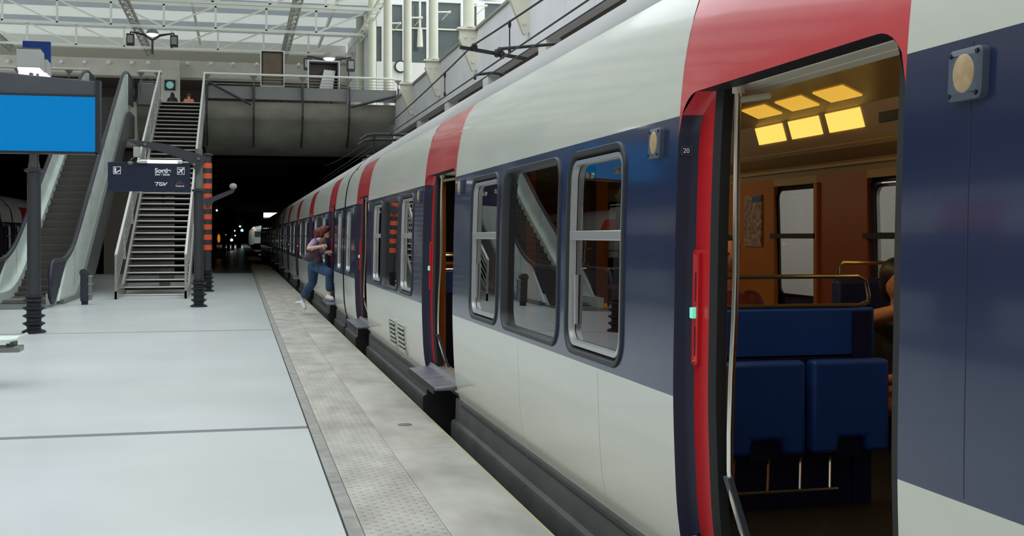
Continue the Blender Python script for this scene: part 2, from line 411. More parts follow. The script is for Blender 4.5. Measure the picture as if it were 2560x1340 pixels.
p = at(1050, 0, Y=51.5); mb = B(); mb.tube([p, Vector((p.x, p.y, at(1050, 72, Y=51.5).z))], .05, 8); mb.lathe(p.x, 51.5, [(.1, at(1050, 72, Y=51.5).z - .9), (.14, at(1050, 117, Y=51.5).z)][::-1] and [(.14, at(1050, 117, Y=51.5).z), (.1, at(1050, 72, Y=51.5).z)], 12)
tag(mb.build('downpipe', 'cream'), 'cream vertical pipe with a wider foot in front of a facade window', 'pipe')
p = at(1003, 165, Y=51.7)
ck = thing('wall_clock', (p.x, 51.98, p.z - .3), 'round dark-rimmed wall clock half hidden by a cream column', 'clock')
mb = B(); mb.tube([(p.x, 51.99, p.z), (p.x, 51.86, p.z)], .28, 28); mb.build('case', 'wire', ck)
mb = B(); mb.tube([(p.x, 51.87, p.z), (p.x, 51.85, p.z)], .22, 28); mb.build('dial', 'signwhite', ck)

# far wall above the mezzanine
mb = B(); mb.box(-22, 5.75, 63, 64, 9.75, 10.62)
struct(mb.build('wall_far', 'conc'))
mb = B(); mb.box(-22, 5.75, 63.8, 64.4, 10.6, 11.25)
struct(mb.build('trim_11', 'beige'))
mb = B(); mb.box(-22, 5.75, 64.2, 64.6, 11.2, 12.3)
struct(mb.build('trim_12', 'whitewall'))
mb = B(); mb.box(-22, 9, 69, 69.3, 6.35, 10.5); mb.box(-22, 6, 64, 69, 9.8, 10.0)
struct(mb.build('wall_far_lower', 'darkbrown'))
c = at(426, 215, Y=62.7)
mb = B(); mb.box(c.x - .47, c.x + .47, 62.4, 63.1, 6.35, 10.55); mb.box(c.x - .42, c.x + .5, 62.35, 63.05, 10.1, 10.15)
col = tag(mb.build('square_column', 'conc'), 'square concrete column behind the stair top carrying a blue sign', 'column')
mb = B(); mb.box(c.x - .27, c.x + .27, 62.3, 62.4, c.z - .27, c.z + .27)
sg = tag(mb.build('telephone_sign', 'signnavy'), 'small dark blue square sign with a pale teal disc on the concrete column', 'sign')
mb = B(); mb.tube([(c.x, 62.305, c.z), (c.x, 62.28, c.z)], .19, 24); mb.build('disc', 'teal', sg)
mb = B(); mb.tube([(c.x + .05, 62.285, c.z + .03), (c.x + .05, 62.27, c.z + .03)], .09, 20); mb.build('handset_mark', 'signwhite', sg)
for i, px in enumerate([20, 92, 153, 212, 272, 330, 371, 469, 527, 583, 642, 700, 747, 800]):
    p = at(px, 153 + px * .012, Y=62.9)
    mb = B(); mb.lathe(p.x, 62.9, [(.10, p.z - .08), (.12, p.z), (.05, p.z + .1)], 10)
    tag(mb.build('beam_spotlight', 'signwhite'), 'small white spotlight in the row along the far concrete beam', 'lamp', 'spotlights along the far beam')

# mezzanine: slab, curved soffit panels, grey parapet
def mezz(x0, x1, name, n):
    prof = [(44.0, 6.42), (44.0, 6.28), (44.02, 6.0), (44.1, 5.8), (44.12, 5.78), (44.4, 5.4), (44.9, 5.0), (45.6, 4.72), (46.6, 4.6), (48.5, 4.6), (48.5, 6.35), (44.3, 6.42)]
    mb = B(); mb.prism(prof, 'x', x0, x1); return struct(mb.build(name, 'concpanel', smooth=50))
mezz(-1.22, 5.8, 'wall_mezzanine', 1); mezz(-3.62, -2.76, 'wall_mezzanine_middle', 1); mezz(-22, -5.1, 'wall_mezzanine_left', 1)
mb = B(); mb.box(-22, 5.8, 44.4, 69, 6.2, 6.35); mb.box(-5.1, -3.6, 44.0, 45, 4.7, 6.3); mb.box(-2.8, -1.2, 44.0, 45, 5.9, 6.33)
struct(mb.build('floor_mezzanine', 'conc'))
XB = [at(px, 230, Y=44).x for px in (517, 634, 756, 872, 994)]
for i in range(4):
    mb = B(); mb.prism([(43.95, 6.98), (44.0, 6.98), (43.9, 6.5), (43.84, 6.5)], 'x', XB[i] + .05, XB[i + 1] - .05)
    tag(mb.build('parapet_panel', 'mezzgrey'), ['grey parapet panel nearest the stairs on the walkway edge', 'grey parapet panel under the brown board on the walkway', 'grey parapet panel under the white-framed case', 'grey parapet panel at the right end of the walkway'][i], 'panel', 'grey parapet panels')
mb = B(); mb.prism([(43.95, 6.98), (44.0, 6.98), (43.9, 6.3), (44.02, 6.3), (44.02, 6.2), (43.84, 6.2)], 'x', -3.55, -2.8)
tag(mb.build('parapet_panel', 'mezzgrey'), 'short grey parapet panel between the escalator and the stairs', 'panel')
for i, x in enumerate(XB):
    mb = B(); pts = [(x, 43.8, 7.02), (x, 43.72, 6.5), (x, 43.8, 5.9), (x, 44.2, 5.3), (x, 44.9, 4.85)]
    for a, b in zip(pts[:-1], pts[1:]): mb.obox(a, b, .07, .10)
    lab = ['curved dark steel rib beside the stair head', 'curved dark steel rib left of the brown board', 'curved dark steel rib between the two boards', 'curved dark steel rib right of the white-framed case', 'curved dark steel rib in the corner by the right wall'][i]
    tag(mb.build('steel_rib', 'post'), lab, 'rib', 'curved ribs down the walkway front')
for (a, b, lab) in (((520, 204), (628, 262), 'black diagonal tie rod at the stair end of the walkway'), ((1000, 238), (878, 268), 'black diagonal tie rod at the right end of the walkway')):
    mb = B(); mb.tube([at(*a, Y=43.7), at(*b, Y=43.65)], .045, 8); tag(mb.build('tie_rod', 'post'), lab, 'rod')
def railing(x0, x1, zt, lab, posts):
    t = thing('mezzanine_railing', ((x0 + x1) / 2, 43.9, 6.98), lab, 'railing')
    mb = B(); mb.tube([(x0, 43.9, zt), (x1, 43.9, zt)], .045, 10); mb.build('top_rail', 'brightrail', t)
    for k_ in range(3):
        mb = B(); z = zt - .14 - .11 * k_; mb.tube([(x0, 43.9, z), (x1, 43.9, z)], .012, 6); mb.build('cable', 'railsteel', t)
    for x in posts:
        mb = B(); mb.obox((x, 43.92, 6.6), (x, 43.92, zt - .03), .03, .06); mb.prism([(x - .14, zt - .05), (x + .14, zt - .05), (x, zt - .22)], 'y', 43.88, 43.94); mb.build('post', 'postlight', t)
railing(XB[0] - .1, 5.75, 7.41, 'steel cable railing along the walkway edge right of the stairs', XB)
railing(-3.5, -2.72, 7.41, 'short steel railing between escalator top and stairs', [-3.45, -2.85])
railing(-12, -5.2, 7.41, 'steel railing on the walkway left of the escalator, behind the blue screen', [-11, -9.3, -7.6, -5.9])
# left low deck over the left track
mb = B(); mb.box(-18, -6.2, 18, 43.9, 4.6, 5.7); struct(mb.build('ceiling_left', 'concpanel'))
# tunnel
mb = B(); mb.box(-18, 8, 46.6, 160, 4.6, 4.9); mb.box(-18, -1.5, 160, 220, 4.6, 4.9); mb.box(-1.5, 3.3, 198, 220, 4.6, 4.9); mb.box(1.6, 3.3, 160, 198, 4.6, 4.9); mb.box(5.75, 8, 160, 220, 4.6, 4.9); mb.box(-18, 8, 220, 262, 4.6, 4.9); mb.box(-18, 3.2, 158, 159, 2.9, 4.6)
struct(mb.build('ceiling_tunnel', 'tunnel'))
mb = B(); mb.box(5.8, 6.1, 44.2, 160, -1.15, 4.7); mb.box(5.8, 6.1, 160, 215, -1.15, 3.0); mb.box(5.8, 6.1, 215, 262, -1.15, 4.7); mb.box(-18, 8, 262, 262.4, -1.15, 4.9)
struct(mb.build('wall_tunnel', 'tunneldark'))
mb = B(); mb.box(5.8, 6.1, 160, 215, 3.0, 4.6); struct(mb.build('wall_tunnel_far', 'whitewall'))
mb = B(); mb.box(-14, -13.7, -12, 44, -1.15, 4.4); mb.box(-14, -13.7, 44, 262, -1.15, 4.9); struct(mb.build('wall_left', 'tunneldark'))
mb = B(); mb.box(-14.2, -13.9, -12, 44, 4.4, 12); struct(mb.build('wall_left_upper', 'beige'))
for i, (x0, x1, y, z0) in enumerate(((-7, -2.2, 120, 0), (-7, -3, 150, 0), (-6, -3.2, 70, 0), (-7, -5.2, 95, 0))):
    mb = B(); mb.box(x0, x1, y, y + .4, 0, 4.6); struct(mb.build('trim_%d' % (20 + i), 'tunneldark'))
mb = B(); mb.box(-5, -2.9, 46.5, 48, 0, 4.7); mb.box(-2.45, -2.15, 41, 41.5, 0, 4.2); struct(mb.build('trim_13', 'brownconc'))

# roof: skylight skin with opaque strips, purlin trusses, lattice beams
mb = B(); ys = 42.0; mb2 = B()
edges = [(42, 44.4, 1), (44.4, 47.4, 0), (47.4, 50.0, 1), (50.0, 53.4, 0), (53.4, 55.6, 1), (55.6, 58.9, 0), (58.9, 61.2, 1), (61.2, 65, 0)]
edges = [(29, 31, 0), (31, 33, 1), (33, 36, 0), (36, 38.2, 1), (38.2, 41, 0), (41, 42, 1), (42, 46.6, 0), (46.6, 48.8, 1), (48.8, 52.8, 0), (52.8, 56.0, 1), (56.0, 58.6, 0), (58.6, 61.4, 1), (61.4, 70, 0)]
for a, b, st in edges: (mb2 if st else mb).box(-22, 6.3, a, b, 11.9, 11.93)
struct(mb.build('ceiling', 'skylight')); struct(mb2.build('ceiling_strips', 'strip'))
for ti, (ty, nm) in enumerate(((47.0, 'nearest, mostly above the frame'), (53.0, 'upper one in view'), (59.0, 'lower, furthest one'))):
    zb, zt = 10.62, 11.62
    mb = B(); mb.obox((-21, ty, zb), (5.6, ty, zb), .09, .12); mb.obox((-21, ty, zt), (5.6, ty, zt), .09, .14)
    x = 5.6; k_ = 0
    while x > -21:
        mb.obox((x, ty, zb), (x, ty, zt), .09, .09)
        if x > -3.2: mb.obox((x, ty, zt), (x - 2.2, ty, zb), .07, .07)
        else: mb.obox((x, ty, zb), (x - 2.2, ty, zt), .07, .07)
        x -= 2.2
    tag(mb.build('purlin_truss', 'truss'), 'white roof truss across the hall, ' + nm, 'truss', 'white cross trusses under the roof')
def lattice(x, y0, y1, zb, hw, lab, k='trussgrey'):
    mb = B()
    for (dx, dz) in ((-hw, 0), (hw, 0), (0, hw * 1.5)): mb.tube([(x + dx, y0, zb + dz), (x + dx, y1, zb + dz)], .05, 6)
    y = y0; s_ = 1
    while y < y1 - .4:
        mb.tube([(x - hw * s_, y, zb), (x + hw * s_, y + .55, zb)], .024, 5); mb.tube([(x - hw, y, zb), (x, y + .28, zb + hw * 1.5)], .02, 5); mb.tube([(x + hw, y, zb), (x, y + .28, zb + hw * 1.5)], .02, 5)
        s_ = -s_; y += .55
    return tag(mb.build('lattice_beam', k), lab, 'beam', 'lattice beams running towards the far wall')
lattice(-4.4, 40, 62.5, 10.72, .17, 'grey lattice roof beam above the stairs, running to the far wall')
lattice(2.27, 40, 62.5, 10.72, .17, 'grey lattice roof beam ending above the brown board')
lattice(5.5, 40, 62.5, 10.72, .15, 'pale lattice roof beam beside the cream columns', 'truss')
lattice(-11.0, 40, 62.5, 10.72, .17, 'grey lattice roof beam at the left edge behind the lamp box')
for i, x in enumerate((-2.0, 4.2)):
    mb = B(); mb.obox((x, 40, 11.75), (x, 64, 11.75), .12, .2); tag(mb.build('roof_purlin', 'truss'), ['slim white roof purlin between the stair beam and the brown board beam', 'slim white roof purlin left of the pale lattice'][i], 'beam')
# boards on the mezzanine
def rect_frame(mb, x0, x1, z0, z1, y, w_, d, k=None):
    mb.box(x0, x1, y, y + d, z0, z0 + w_, k); mb.box(x0, x1, y, y + d, z1 - w_, z1, k); mb.box(x0, x0 + w_, y, y + d, z0 + w_, z1 - w_, k); mb.box(x1 - w_, x1, y, y + d, z0 + w_, z1 - w_, k)
a = at(651, 216, Y=44.3); b = at(711, 127, Y=44.3)
t = thing('notice_board', ((a.x + b.x) / 2, 44.3, a.z), 'brown panel board in a thin white frame standing at the walkway railing', 'board')
mb = B(); mb.box(a.x + .04, b.x - .04, 44.34, 44.4, a.z + .04, b.z - .04); mb.build('panel', 'brownboard', t)
mb = B(); rect_frame(mb, a.x, b.x, a.z, b.z, 44.3, .035, .12); mb.build('frame', 'signwhite', t)
mb = B(); rect_frame(mb, a.x + .04, b.x - .04, a.z + .04, b.z - .04, 44.31, .05, .03); mb.build('inner_frame', 'rubber', t)
mb = B(); mb.box(a.x + .1, a.x + .15, 44.36, 44.42, 6.35, a.z + .1); mb.box(b.x - .15, b.x - .1, 44.36, 44.42, 6.35, a.z + .1); mb.build('stand', 'post', t)
a = at(769, 228, Y=44.4); b = at(849, 153, Y=44.4)
t = thing('display_case', ((a.x + b.x) / 2, 44.4, a.z), 'open white-framed display case with a pale carton inside, right of the brown board', 'display case')
mb = B(); rect_frame(mb, a.x, b.x, a.z, b.z, 44.35, .04, .1); mb.build('frame', 'signwhite', t)
mb = B(); rect_frame(mb, a.x + .03, b.x - .03, a.z + .03, b.z - .03, 44.36, .06, .5); mb.build('box_sides', 'casing', t)
mb = B(); mb.box(a.x + .05, b.x - .05, 44.84, 44.88, a.z + .05, b.z - .05); mb.build('back_panel', 'brownconc', t)
mb = B(); mb.box(a.x + .3, a.x + .36, 44.5, 44.56, 6.35, a.z + .06); mb.box(b.x - .36, b.x - .3, 44.5, 44.56, 6.35, a.z + .06); mb.build('stand', 'post', t)
mb = B(); q = at(800, 226, Y=44.6); q2 = at(838, 178, Y=44.6); mb.prism([(q.x - .05, q.z), (q2.x - .1, q.z), (q2.x, q2.z), (q.x + .15, q2.z + .03)], 'y', 44.5, 44.75)
tag(mb.build('carton', 'whitewall'), 'pale leaning carton inside the white-framed display case', 'box')
a = at(56, 180, Y=45.2); b = at(126, 104, Y=45.2)
t = thing('blue_totem', ((a.x + b.x) / 2, 45.2, 6.35), 'tall plain blue sign panel standing on the walkway behind the lamp box', 'sign')
mb = B(); mb.box(a.x, b.x, 45.2, 45.4, 6.9, b.z); mb.build('panel', 'bluesign', t, bevel=.02)
mb = B(); mb.box(a.x + .2, b.x - .2, 45.22, 45.38, 6.35, 6.92); mb.build('foot', 'casing', t)
a = at(348, 216, Y=46)
mb = B(); mb.box(a.x, a.x + .55, 46, 46.3, a.z - .12, a.z + .14, 'signwhite'); rect_frame(mb, a.x - .03, a.x + .6, a.z - .15, a.z + .2, 45.95, .04, .1, 'post'); mb.tube([(a.x, 46, a.z + .18), (a.x + .28, 46, a.z + .34), (a.x + .57, 46, a.z + .18)], .03, 8, 'post'); mb.box(a.x + .05, a.x + .15, 46, 46.1, 6.35, a.z - .1, 'post'); mb.box(a.x + .45, a.x + .55, 46, 46.1, 6.35, a.z - .1, 'post')
tag(mb.build('luggage_cart', None), 'luggage cart with an arched black handle behind the short railing', 'cart')
def mast(px, py, Y, span, lab, stem):
    c = at(px, py, Y=Y)
    t = thing('lamp_mast', (c.x, Y, c.z - stem), lab, 'lamp')
    mb = B(); mb.tube([c, c - Vector((0, 0, stem))], .05, 8); mb.build('stem', 'post', t)
    for s_ in (-1, 1):
        e = c + Vector((s_ * span, 0, .32)); mb = B(); mb.tube([c, c + Vector((s_ * span * .35, 0, .2)), e], .05, 8, rs=[.07, .06, .03]); ar = mb.build('arm', 'post', t)
        mb = B(); mb.box(e.x - .17, e.x + .17, Y - .15, Y + .15, e.z - .62, e.z - .1); mb.tube([e, e - Vector((0, 0, .12))], .03, 6); ln = mb.build('lantern', 'post', ar, bevel=.02)
        mb = B(); mb.box(e.x - .12, e.x + .12, Y - .18, Y - .14, e.z - .52, e.z - .18); mb.build('lens', 'lampbox', ln)
    mb = B(); mb.lathe(c.x, Y, [(.24, c.z + .22), (.28, c.z + .3), (.22, c.z + .42), (.06, c.z + .5)], 16); h = mb.build('flood_head', 'lampbox', t)
    mb = B(); mb.lathe(c.x, Y, [(.2, c.z + .17), (.26, c.z + .25)], 16); mb.build('lit_glass', 'flood', h)
mast(381, 99, 55, .95, 'three-headed lamp mast against the ceiling above the stairs', .65)
mast(823, 160, 52, .95, 'three-headed lamp mast behind the white-framed display case', 2.75)
# ================================================================ train
PR = [(1.645, .20), (1.62, .28), (1.60, .42), (1.59, .60), (1.583, .86), (1.588, 1.2), (1.595, 1.55), (1.61, 1.90), (1.635, 2.13), (1.68, 2.32), (1.72, 2.40), (1.765, 2.46)]
def prof(z):
    if z <= PR[0][1]: return PR[0][0]
    if z >= PR[-1][1]: return PR[-1][0]
    for i in range(len(PR) - 1):
        if PR[i][1] <= z <= PR[i + 1][1]:
            p0 = PR[max(i - 1, 0)]; p1 = PR[i]; p2 = PR[i + 1]; p3 = PR[min(i + 2, len(PR) - 1)]
            h = p2[1] - p1[1]; t = (z - p1[1]) / h
            m1 = (p2[0] - p0[0]) / max(p2[1] - p0[1], 1e-6) * h; m2 = (p3[0] - p1[0]) / max(p3[1] - p1[1], 1e-6) * h
            return (2 * t**3 - 3 * t**2 + 1) * p1[0] + (t**3 - 2 * t**2 + t) * m1 + (-2 * t**3 + 3 * t**2) * p2[0] + (t**3 - t**2) * m2
CX = 3.0; CL = 23.33; Y0 = -5.27
DOORS = [1.71 + 6.13 * i for i in range(4)]; DW = 1.52
NZ0, NZ1 = .85, 1.90; WZ0, WZ1 = .875, 1.862; DT = 1.975; DB = .33
class Side:
    """one flank of a carriage; sgn +1 the platform side (x=prof), -1 the far side"""
    def __init__(s, y0, far=False, dy=0.0): s.y0 = y0; s.far = far; s.dy = dy
    def P(s, y, z, off=0.0):
        x = prof(z) + off
        return (2 * CX - x if s.far else x, y, z)
def rrect(y0, y1, z0, z1, r, n=6):
    pts = []
    for (cy, cz, a0) in ((y1 - r, z1 - r, 0), (y0 + r, z1 - r, 90), (y0 + r, z0 + r, 180), (y1 - r, z0 + r, 270)):
        for i in range(n + 1):
            a = math.radians(a0 + 90 * i / n); pts.append((cy + r * math.cos(a), cz + r * math.sin(a)))
    out = []                                   # subdivide the long runs so the ring follows the flank's curve
    for i, p in enumerate(pts):
        q = pts[(i + 1) % len(pts)]; d = math.hypot(q[0] - p[0], q[1] - p[1]); k = max(1, int(d / .12)); out += [(p[0] + (q[0] - p[0]) * j / k, p[1] + (q[1] - p[1]) * j / k) for j in range(k)]
    return out
def inset(y0, y1, z0, z1, r, d): return (y0 + d, y1 - d, z0 + d, z1 - d, max(r - d, .01))
def loopmatch(base, y0, y1, z0, z1, r, d):
    """points of the rounded rect inset by d, matched one to one with base points"""
    out = []
    for (y, z) in base:
        cy = min(max(y, y0 + r), y1 - r); cz = min(max(z, z0 + r), z1 - r); vy = y - cy; vz = z - cz; l = math.hypot(vy, vz) or 1
        out.append((y - vy / l * d, z - vz / l * d))
    return out
def ring(mb, S, rects, k=None, n=6):
    """profile ring: rects = list of (inset, offset) swept round the rounded rect rects[0]"""
    (y0, y1, z0, z1, r), steps = rects
    base = rrect(y0, y1, z0, z1, r, n); L_ = len(base); vs = []; fs = []
    for (d, off) in steps:
        vs += [S.P(y, z, off) for (y, z) in loopmatch(base, y0, y1, z0, z1, r, d)]
    for i in range(len(steps) - 1):
        for j in range(L_):
            q = (j + 1) % L_; fs.append((i * L_ + j, i * L_ + q, (i + 1) * L_ + q, (i + 1) * L_ + j))
    mb.add(vs, fs, k)
def hole_cell(mb, S, Y0_, Y1_, Z0_, Z1_, hole, k):
    y0, y1, z0, z1, r = hole
    base = rrect(y0, y1, z0, z1, r); cy = (Y0_ + Y1_) / 2; cz = (Z0_ + Z1_) / 2; outer = []
    for (y, z) in base:
        iy = min(max(y, y0 + r), y1 - r); iz = min(max(z, z0 + r), z1 - r); vy = y - iy; vz = z - iz
        if abs(vy) < 1e-6: oy, oz = y, (Z1_ if vz > 0 else Z0_)
        elif abs(vz) < 1e-6: oy, oz = (Y1_ if vy > 0 else Y0_), z
        else:
            t = math.degrees(math.atan2(abs(vz), abs(vy)))
            if t <= 45: oy = Y1_ if vy > 0 else Y0_; oz = (iz + (Z1_ - iz) * t / 45) if vz > 0 else (iz - (iz - Z0_) * t / 45)
            else: oz = Z1_ if vz > 0 else Z0_; oy = (iy + (Y1_ - iy) * (90 - t) / 45) if vy > 0 else (iy - (iy - Y0_) * (90 - t) / 45)
        outer.append((oy, oz))
    L_ = len(base); mb.add([S.P(*p) for p in outer] + [S.P(*p) for p in base], [(j, (j + 1) % L_, (j + 1) % L_ + L_, j + L_) for j in range(L_)], k)
def grid(mb, S, y0, y1, z0, z1, k, off=0.0, nz=None):
    if y1 - y0 < 1e-4 or z1 - z0 < 1e-4: return
    nz = nz or max(1, int((z1 - z0) / .06)); vs = []; fs = []
    for i in range(nz + 1):
        z = z0 + (z1 - z0) * i / nz; vs += [S.P(y0, z, off), S.P(y1, z, off)]
    for i in range(nz): fs.append((2 * i, 2 * i + 1, 2 * i + 3, 2 * i + 2))
    mb.add(vs, fs, k)
BAYW = [(.59, 1.48, 's'), (1.61, 2.93, 'l'), (3.05, 3.94, 's')]
def windows_of(y0, dy):
    ws = []
    for i in range(3):
        e = y0 + DOORS[i] + DW + dy
        ws += [(e + a, e + b, t) for a, b, t in BAYW]
    ws += [(y0 + .28, y0 + 1.06, 's'), (y0 + CL - 1.06, y0 + CL - .28, 's')]
    return sorted(ws)
def dtop(y, a, b, zt, r):
    """upper edge of a door opening with rounded corners"""
    if y < a + r: return zt - r + math.sqrt(max(r * r - (a + r - y) ** 2, 0))
    if y > b - r: return zt - r + math.sqrt(max(r * r - (y - b + r) ** 2, 0))
    return zt
def flank(root, S, closed):
    y0, dy = S.y0, S.dy
    mb = B(); ws = windows_of(y0, dy); doors = [(y0 + d + dy, y0 + d + DW + dy) for d in DOORS]
    cuts = [y0]
    for a, b in doors: cuts += [a, b]
    cuts.append(y0 + CL)
    for i in range(0, len(cuts), 2):
        a, b = cuts[i], cuts[i + 1]
        yy = a
        grid(mb, S, a, b, .20, NZ0, 'white'); grid(mb, S, a, b, NZ1, 2.46, 'white')
        for (wa, wb, t) in ws:
            if a <= wa and wb <= b:
                m_ = .045; grid(mb, S, yy, wa - m_, NZ0, NZ1, 'navy'); hole_cell(mb, S, wa - m_, wb + m_, NZ0, NZ1, (wa, wb, WZ0, WZ1, .13), 'navy'); yy = wb + m_
        grid(mb, S, yy, b, NZ0, NZ1, 'navy')
    r = .15
    for a, b in doors:
        # opening starts a little inside on the pocket side (b) where the jamb curves in
        ys = [a + (b - a) * j / 60 for j in range(61)]
        for j in range(60):
            p, q = ys[j], ys[j + 1]; n = 6; vs = []; fs = []
            for i in range(n + 1):
                for y in (p, q):
                    zl = dtop(y, a, b, DT, r); vs.append(S.P(y, zl + (2.46 - zl) * i / n))
            for i in range(n): fs.append((2 * i, 2 * i + 1, 2 * i + 3, 2 * i + 2))
            mb.add(vs, fs, 'red')
    mb.build('body_side', None, root, smooth=25)
    # windows
    for (wa, wb, t) in ws:
        g = B(); ring(g, S, ((wa, wb, WZ0, WZ1, .13), [(0, .05), (0, .0), (.005, -.010), (.024, -.009), (.034, .012), (.037, .06)])); w_ = g.build('window', 'gasket', root, smooth=50)
        d = .045
        if t == 's':
            f = B(); ring(f, S, ((wa + .045, wb - .045, WZ0 + .045, WZ1 - .045, .09), [(0, .03), (0, .002), (.020, .002), (.024, .03)])); zb = 1.43
            f.build('silver_frame', 'alu', w_, smooth=50)
            f = B(); x0, x1 = S.P(0, 1.45, .0)[0], S.P(0, 1.45, .03)[0]; f.box(x0, x1, wa + .05, wb - .05, 1.43, 1.475); f.build('crossbar', 'alu', w_, bevel=.004)
            if not S.far:
                f = B(); x0, x1 = S.P(0, 1.2, .012)[0], S.P(0, 1.2, .026)[0]; f.box(x0, x1, wb - .125, wb - .1, 1.02, 1.26); f.build('side_slat', 'alu', w_)
                for yy in (wa + .2, wb - .25):
                    f = B(); f.tube([S.P(yy, 1.74, .012), S.P(yy, 1.74, .03)], .014, 12); f.build('latch', 'chrome', w_)
            d = .07
        gl = B(); n = 5; y_a, y_b = wa + d - .02, wb - d + .02
        for i in range(n):
            za = WZ0 + d - .02 + (WZ1 - WZ0 - 2 * d + .04) * i / n; zb = WZ0 + d - .02 + (WZ1 - WZ0 - 2 * d + .04) * (i + 1) / n
            gl.add([S.P(y_a, za, .032), S.P(y_b, za, .032), S.P(y_b, zb, .032), S.P(y_a, zb, .032)], [(0, 1, 2, 3)])
        gl.build('glass_pane', 'glassclear' if S.far else 'glass', w_, smooth=50)
    # doors
    for a, b in doors:
        sg = -1 if S.far else 1
        if closed:
            for (p, q, lp, lq) in ((a + .04, a + .78, a, a + .82), (None, None, a + .82, b)):
                dl = B(); O = Side(S.y0, S.far); O.P = (lambda y, z, off=0.0: (2 * CX - prof(z) - .02 - off, y, z)); grid(dl, O, lp, lq, .2, .9, 'navy'); grid(dl, O, lp, lq, 1.9, DT, 'navy')
                if p: hole_cell(dl, O, lp, lq, .9, 1.9, (p, q, .95, 1.85, .1), 'navy')
                else: grid(dl, O, lp, lq, .9, 1.9, 'navy')
                dl.build('door_leaf', None, root)
            for (p, q) in ((a + .04, a + .78),):
                g = B(); ring(g, S, ((p, q, .95, 1.85, .1), [(0, .05), (0, .035), (.03, .035), (.03, .05)])); w_ = g.build('door_window', 'gasket', root); g = B(); g.add([S.P(p, .95, .04), S.P(q, .95, .04), S.P(q, 1.85, .04), S.P(p, 1.85, .04)], [(0, 1, 2, 3)]); g.build('glass_pane', 'glassclear', w_)
            continue
        # pocket jamb turning inwards at the b side, dark reveal at the a side and along the top
        jb = B(); n = 24
        zs = [.2 + (DT - .2) * i / n for i in range(n + 1)]
        def tb(z): # y of the opening edge on the b side at height z
            if z <= DT - r: return b
            return b - r + math.sqrt(max(r * r - (z - DT + r) ** 2, 0))
        steps = [(0, 0), (-.004, .012), (-.010, .040), (-.02, .068), (-.03, .075)]
        vs = []; fs = []
        for z in zs:
            for (e, off) in steps: vs.append(S.P(tb(z) + e, z, off))
        m_ = len(steps); kk = []
        for i in range(n):
            for j in range(m_ - 1):
                jb.add([vs[i * m_ + j], vs[i * m_ + j + 1], vs[(i + 1) * m_ + j + 1], vs[(i + 1) * m_ + j]], [(0, 1, 2, 3)], 'jamb' if zs[i] < 1.885 else 'red')
        jb.build('door_jamb', None, root, smooth=60)
        rv = B()
        for j in range(30):
            p = a + (b - .10 - a) * j / 30; q = a + (b - .10 - a) * (j + 1) / 30
            rv.add([S.P(p, dtop(p, a, b, DT, r), 0), S.P(q, dtop(q, a, b, DT, r), 0), S.P(q, dtop(q, a, b, DT, r), .09), S.P(p, dtop(p, a, b, DT, r), .09)], [(0, 1, 2, 3)])
        for i in range(n): rv.add([S.P(a, zs[i], 0), S.P(a, zs[i + 1], 0), S.P(a, zs[i + 1], .22), S.P(a, zs[i], .22)] if zs[i + 1] < DT - r + .001 else [], [(0, 1, 2, 3)] if zs[i + 1] < DT - r + .001 else [])
        xi = prof(1.9) + .1
        rv.box(xi - .02, xi + .03, a, b, 1.988, 2.03)
        rv.build('door_surround', 'rubber', root, smooth=40)
        hd = B(); hd.box(xi + .033, xi + .12, a, b, 1.984, 2.05); hd.box(xi + .125, xi + .20, a, b, 1.986, 2.06); hd.build('door_header', 'header', root, bevel=.008)
        # leaf retracted in the pocket, red skin, black edge
        xl = .072
        dl = B(); vs = []; lz = [DB - .02 + (1.985 - DB + .02) * i / 20 for i in range(21)]
        ya, yb = b - .17, b - .012
        for i in range(20):
            z0_, z1_ = lz[i], lz[i + 1]
            dl.add([S.P(ya, z0_, xl), S.P(yb, z0_, xl), S.P(yb, z1_, xl), S.P(ya, z1_, xl), S.P(ya, z0_, xl + .045), S.P(ya, z1_, xl + .045)], [(0, 1, 2, 3), (0, 3, 5, 4)])
        lf = dl.build('door_leaf', 'leafred', root, smooth=50)
        e = B(); 
        for i in range(20):
            z0_, z1_ = lz[i], lz[i + 1]
            e.add([S.P(ya, z0_, xl - .004), S.P(ya - .035, z0_, xl + .012), S.P(ya - .035, z0_, xl + .05), S.P(ya, z0_, xl + .06), S.P(ya, z1_, xl - .004), S.P(ya - .035, z1_, xl + .012), S.P(ya - .035, z1_, xl + .05), S.P(ya, z1_, xl + .06)], [(0, 1, 5, 4), (1, 2, 6, 5), (2, 3, 7, 6)])
        e.build('rubber_edge', 'rubber', lf, smooth=50)
        e = B(); ring(e, S, ((b - .088, b - .030, .97, 1.40, .02), [(0, xl), (0, xl - .014), (.012, xl - .016), (.02, xl - .004), (.034, xl - .004)])); grid(e, S, b - .074, b - .044, .99, 1.38, None, xl - .004); e.build('handle_plate', 'leafred', lf, smooth=50)
        for zz in (1.06, 1.26):
            e = B(); x0, x1 = S.P(0, zz, xl - .012)[0], S.P(0, zz, xl)[0]; e.box(x0, x1, b - .068, b - .05, zz - .055, zz + .055); e.build('finger_grip', 'seat_red', lf, bevel=.003)
        e = B(); x0, x1 = S.P(0, 1.16, xl - .03)[0], S.P(0, 1.16, xl)[0]; e.box(x0, x1, b - .072, b - .046, 1.145, 1.185); e.build('push_button', 'green', lf, bevel=.003)
        dl = B(); ya2 = a + .145
        for i in range(20):
            z0_, z1_ = lz[i], lz[i + 1]
            if z1_ > 1.93: continue
            dl.add([S.P(a, z0_, xl), S.P(ya2, z0_, xl), S.P(ya2, z1_, xl), S.P(a, z1_, xl), S.P(ya2, z0_, xl + .05), S.P(ya2, z1_, xl + .05)], [(0, 1, 2, 3), (1, 4, 5, 2)])
        dl.build('door_leaf', 'rubber', root)
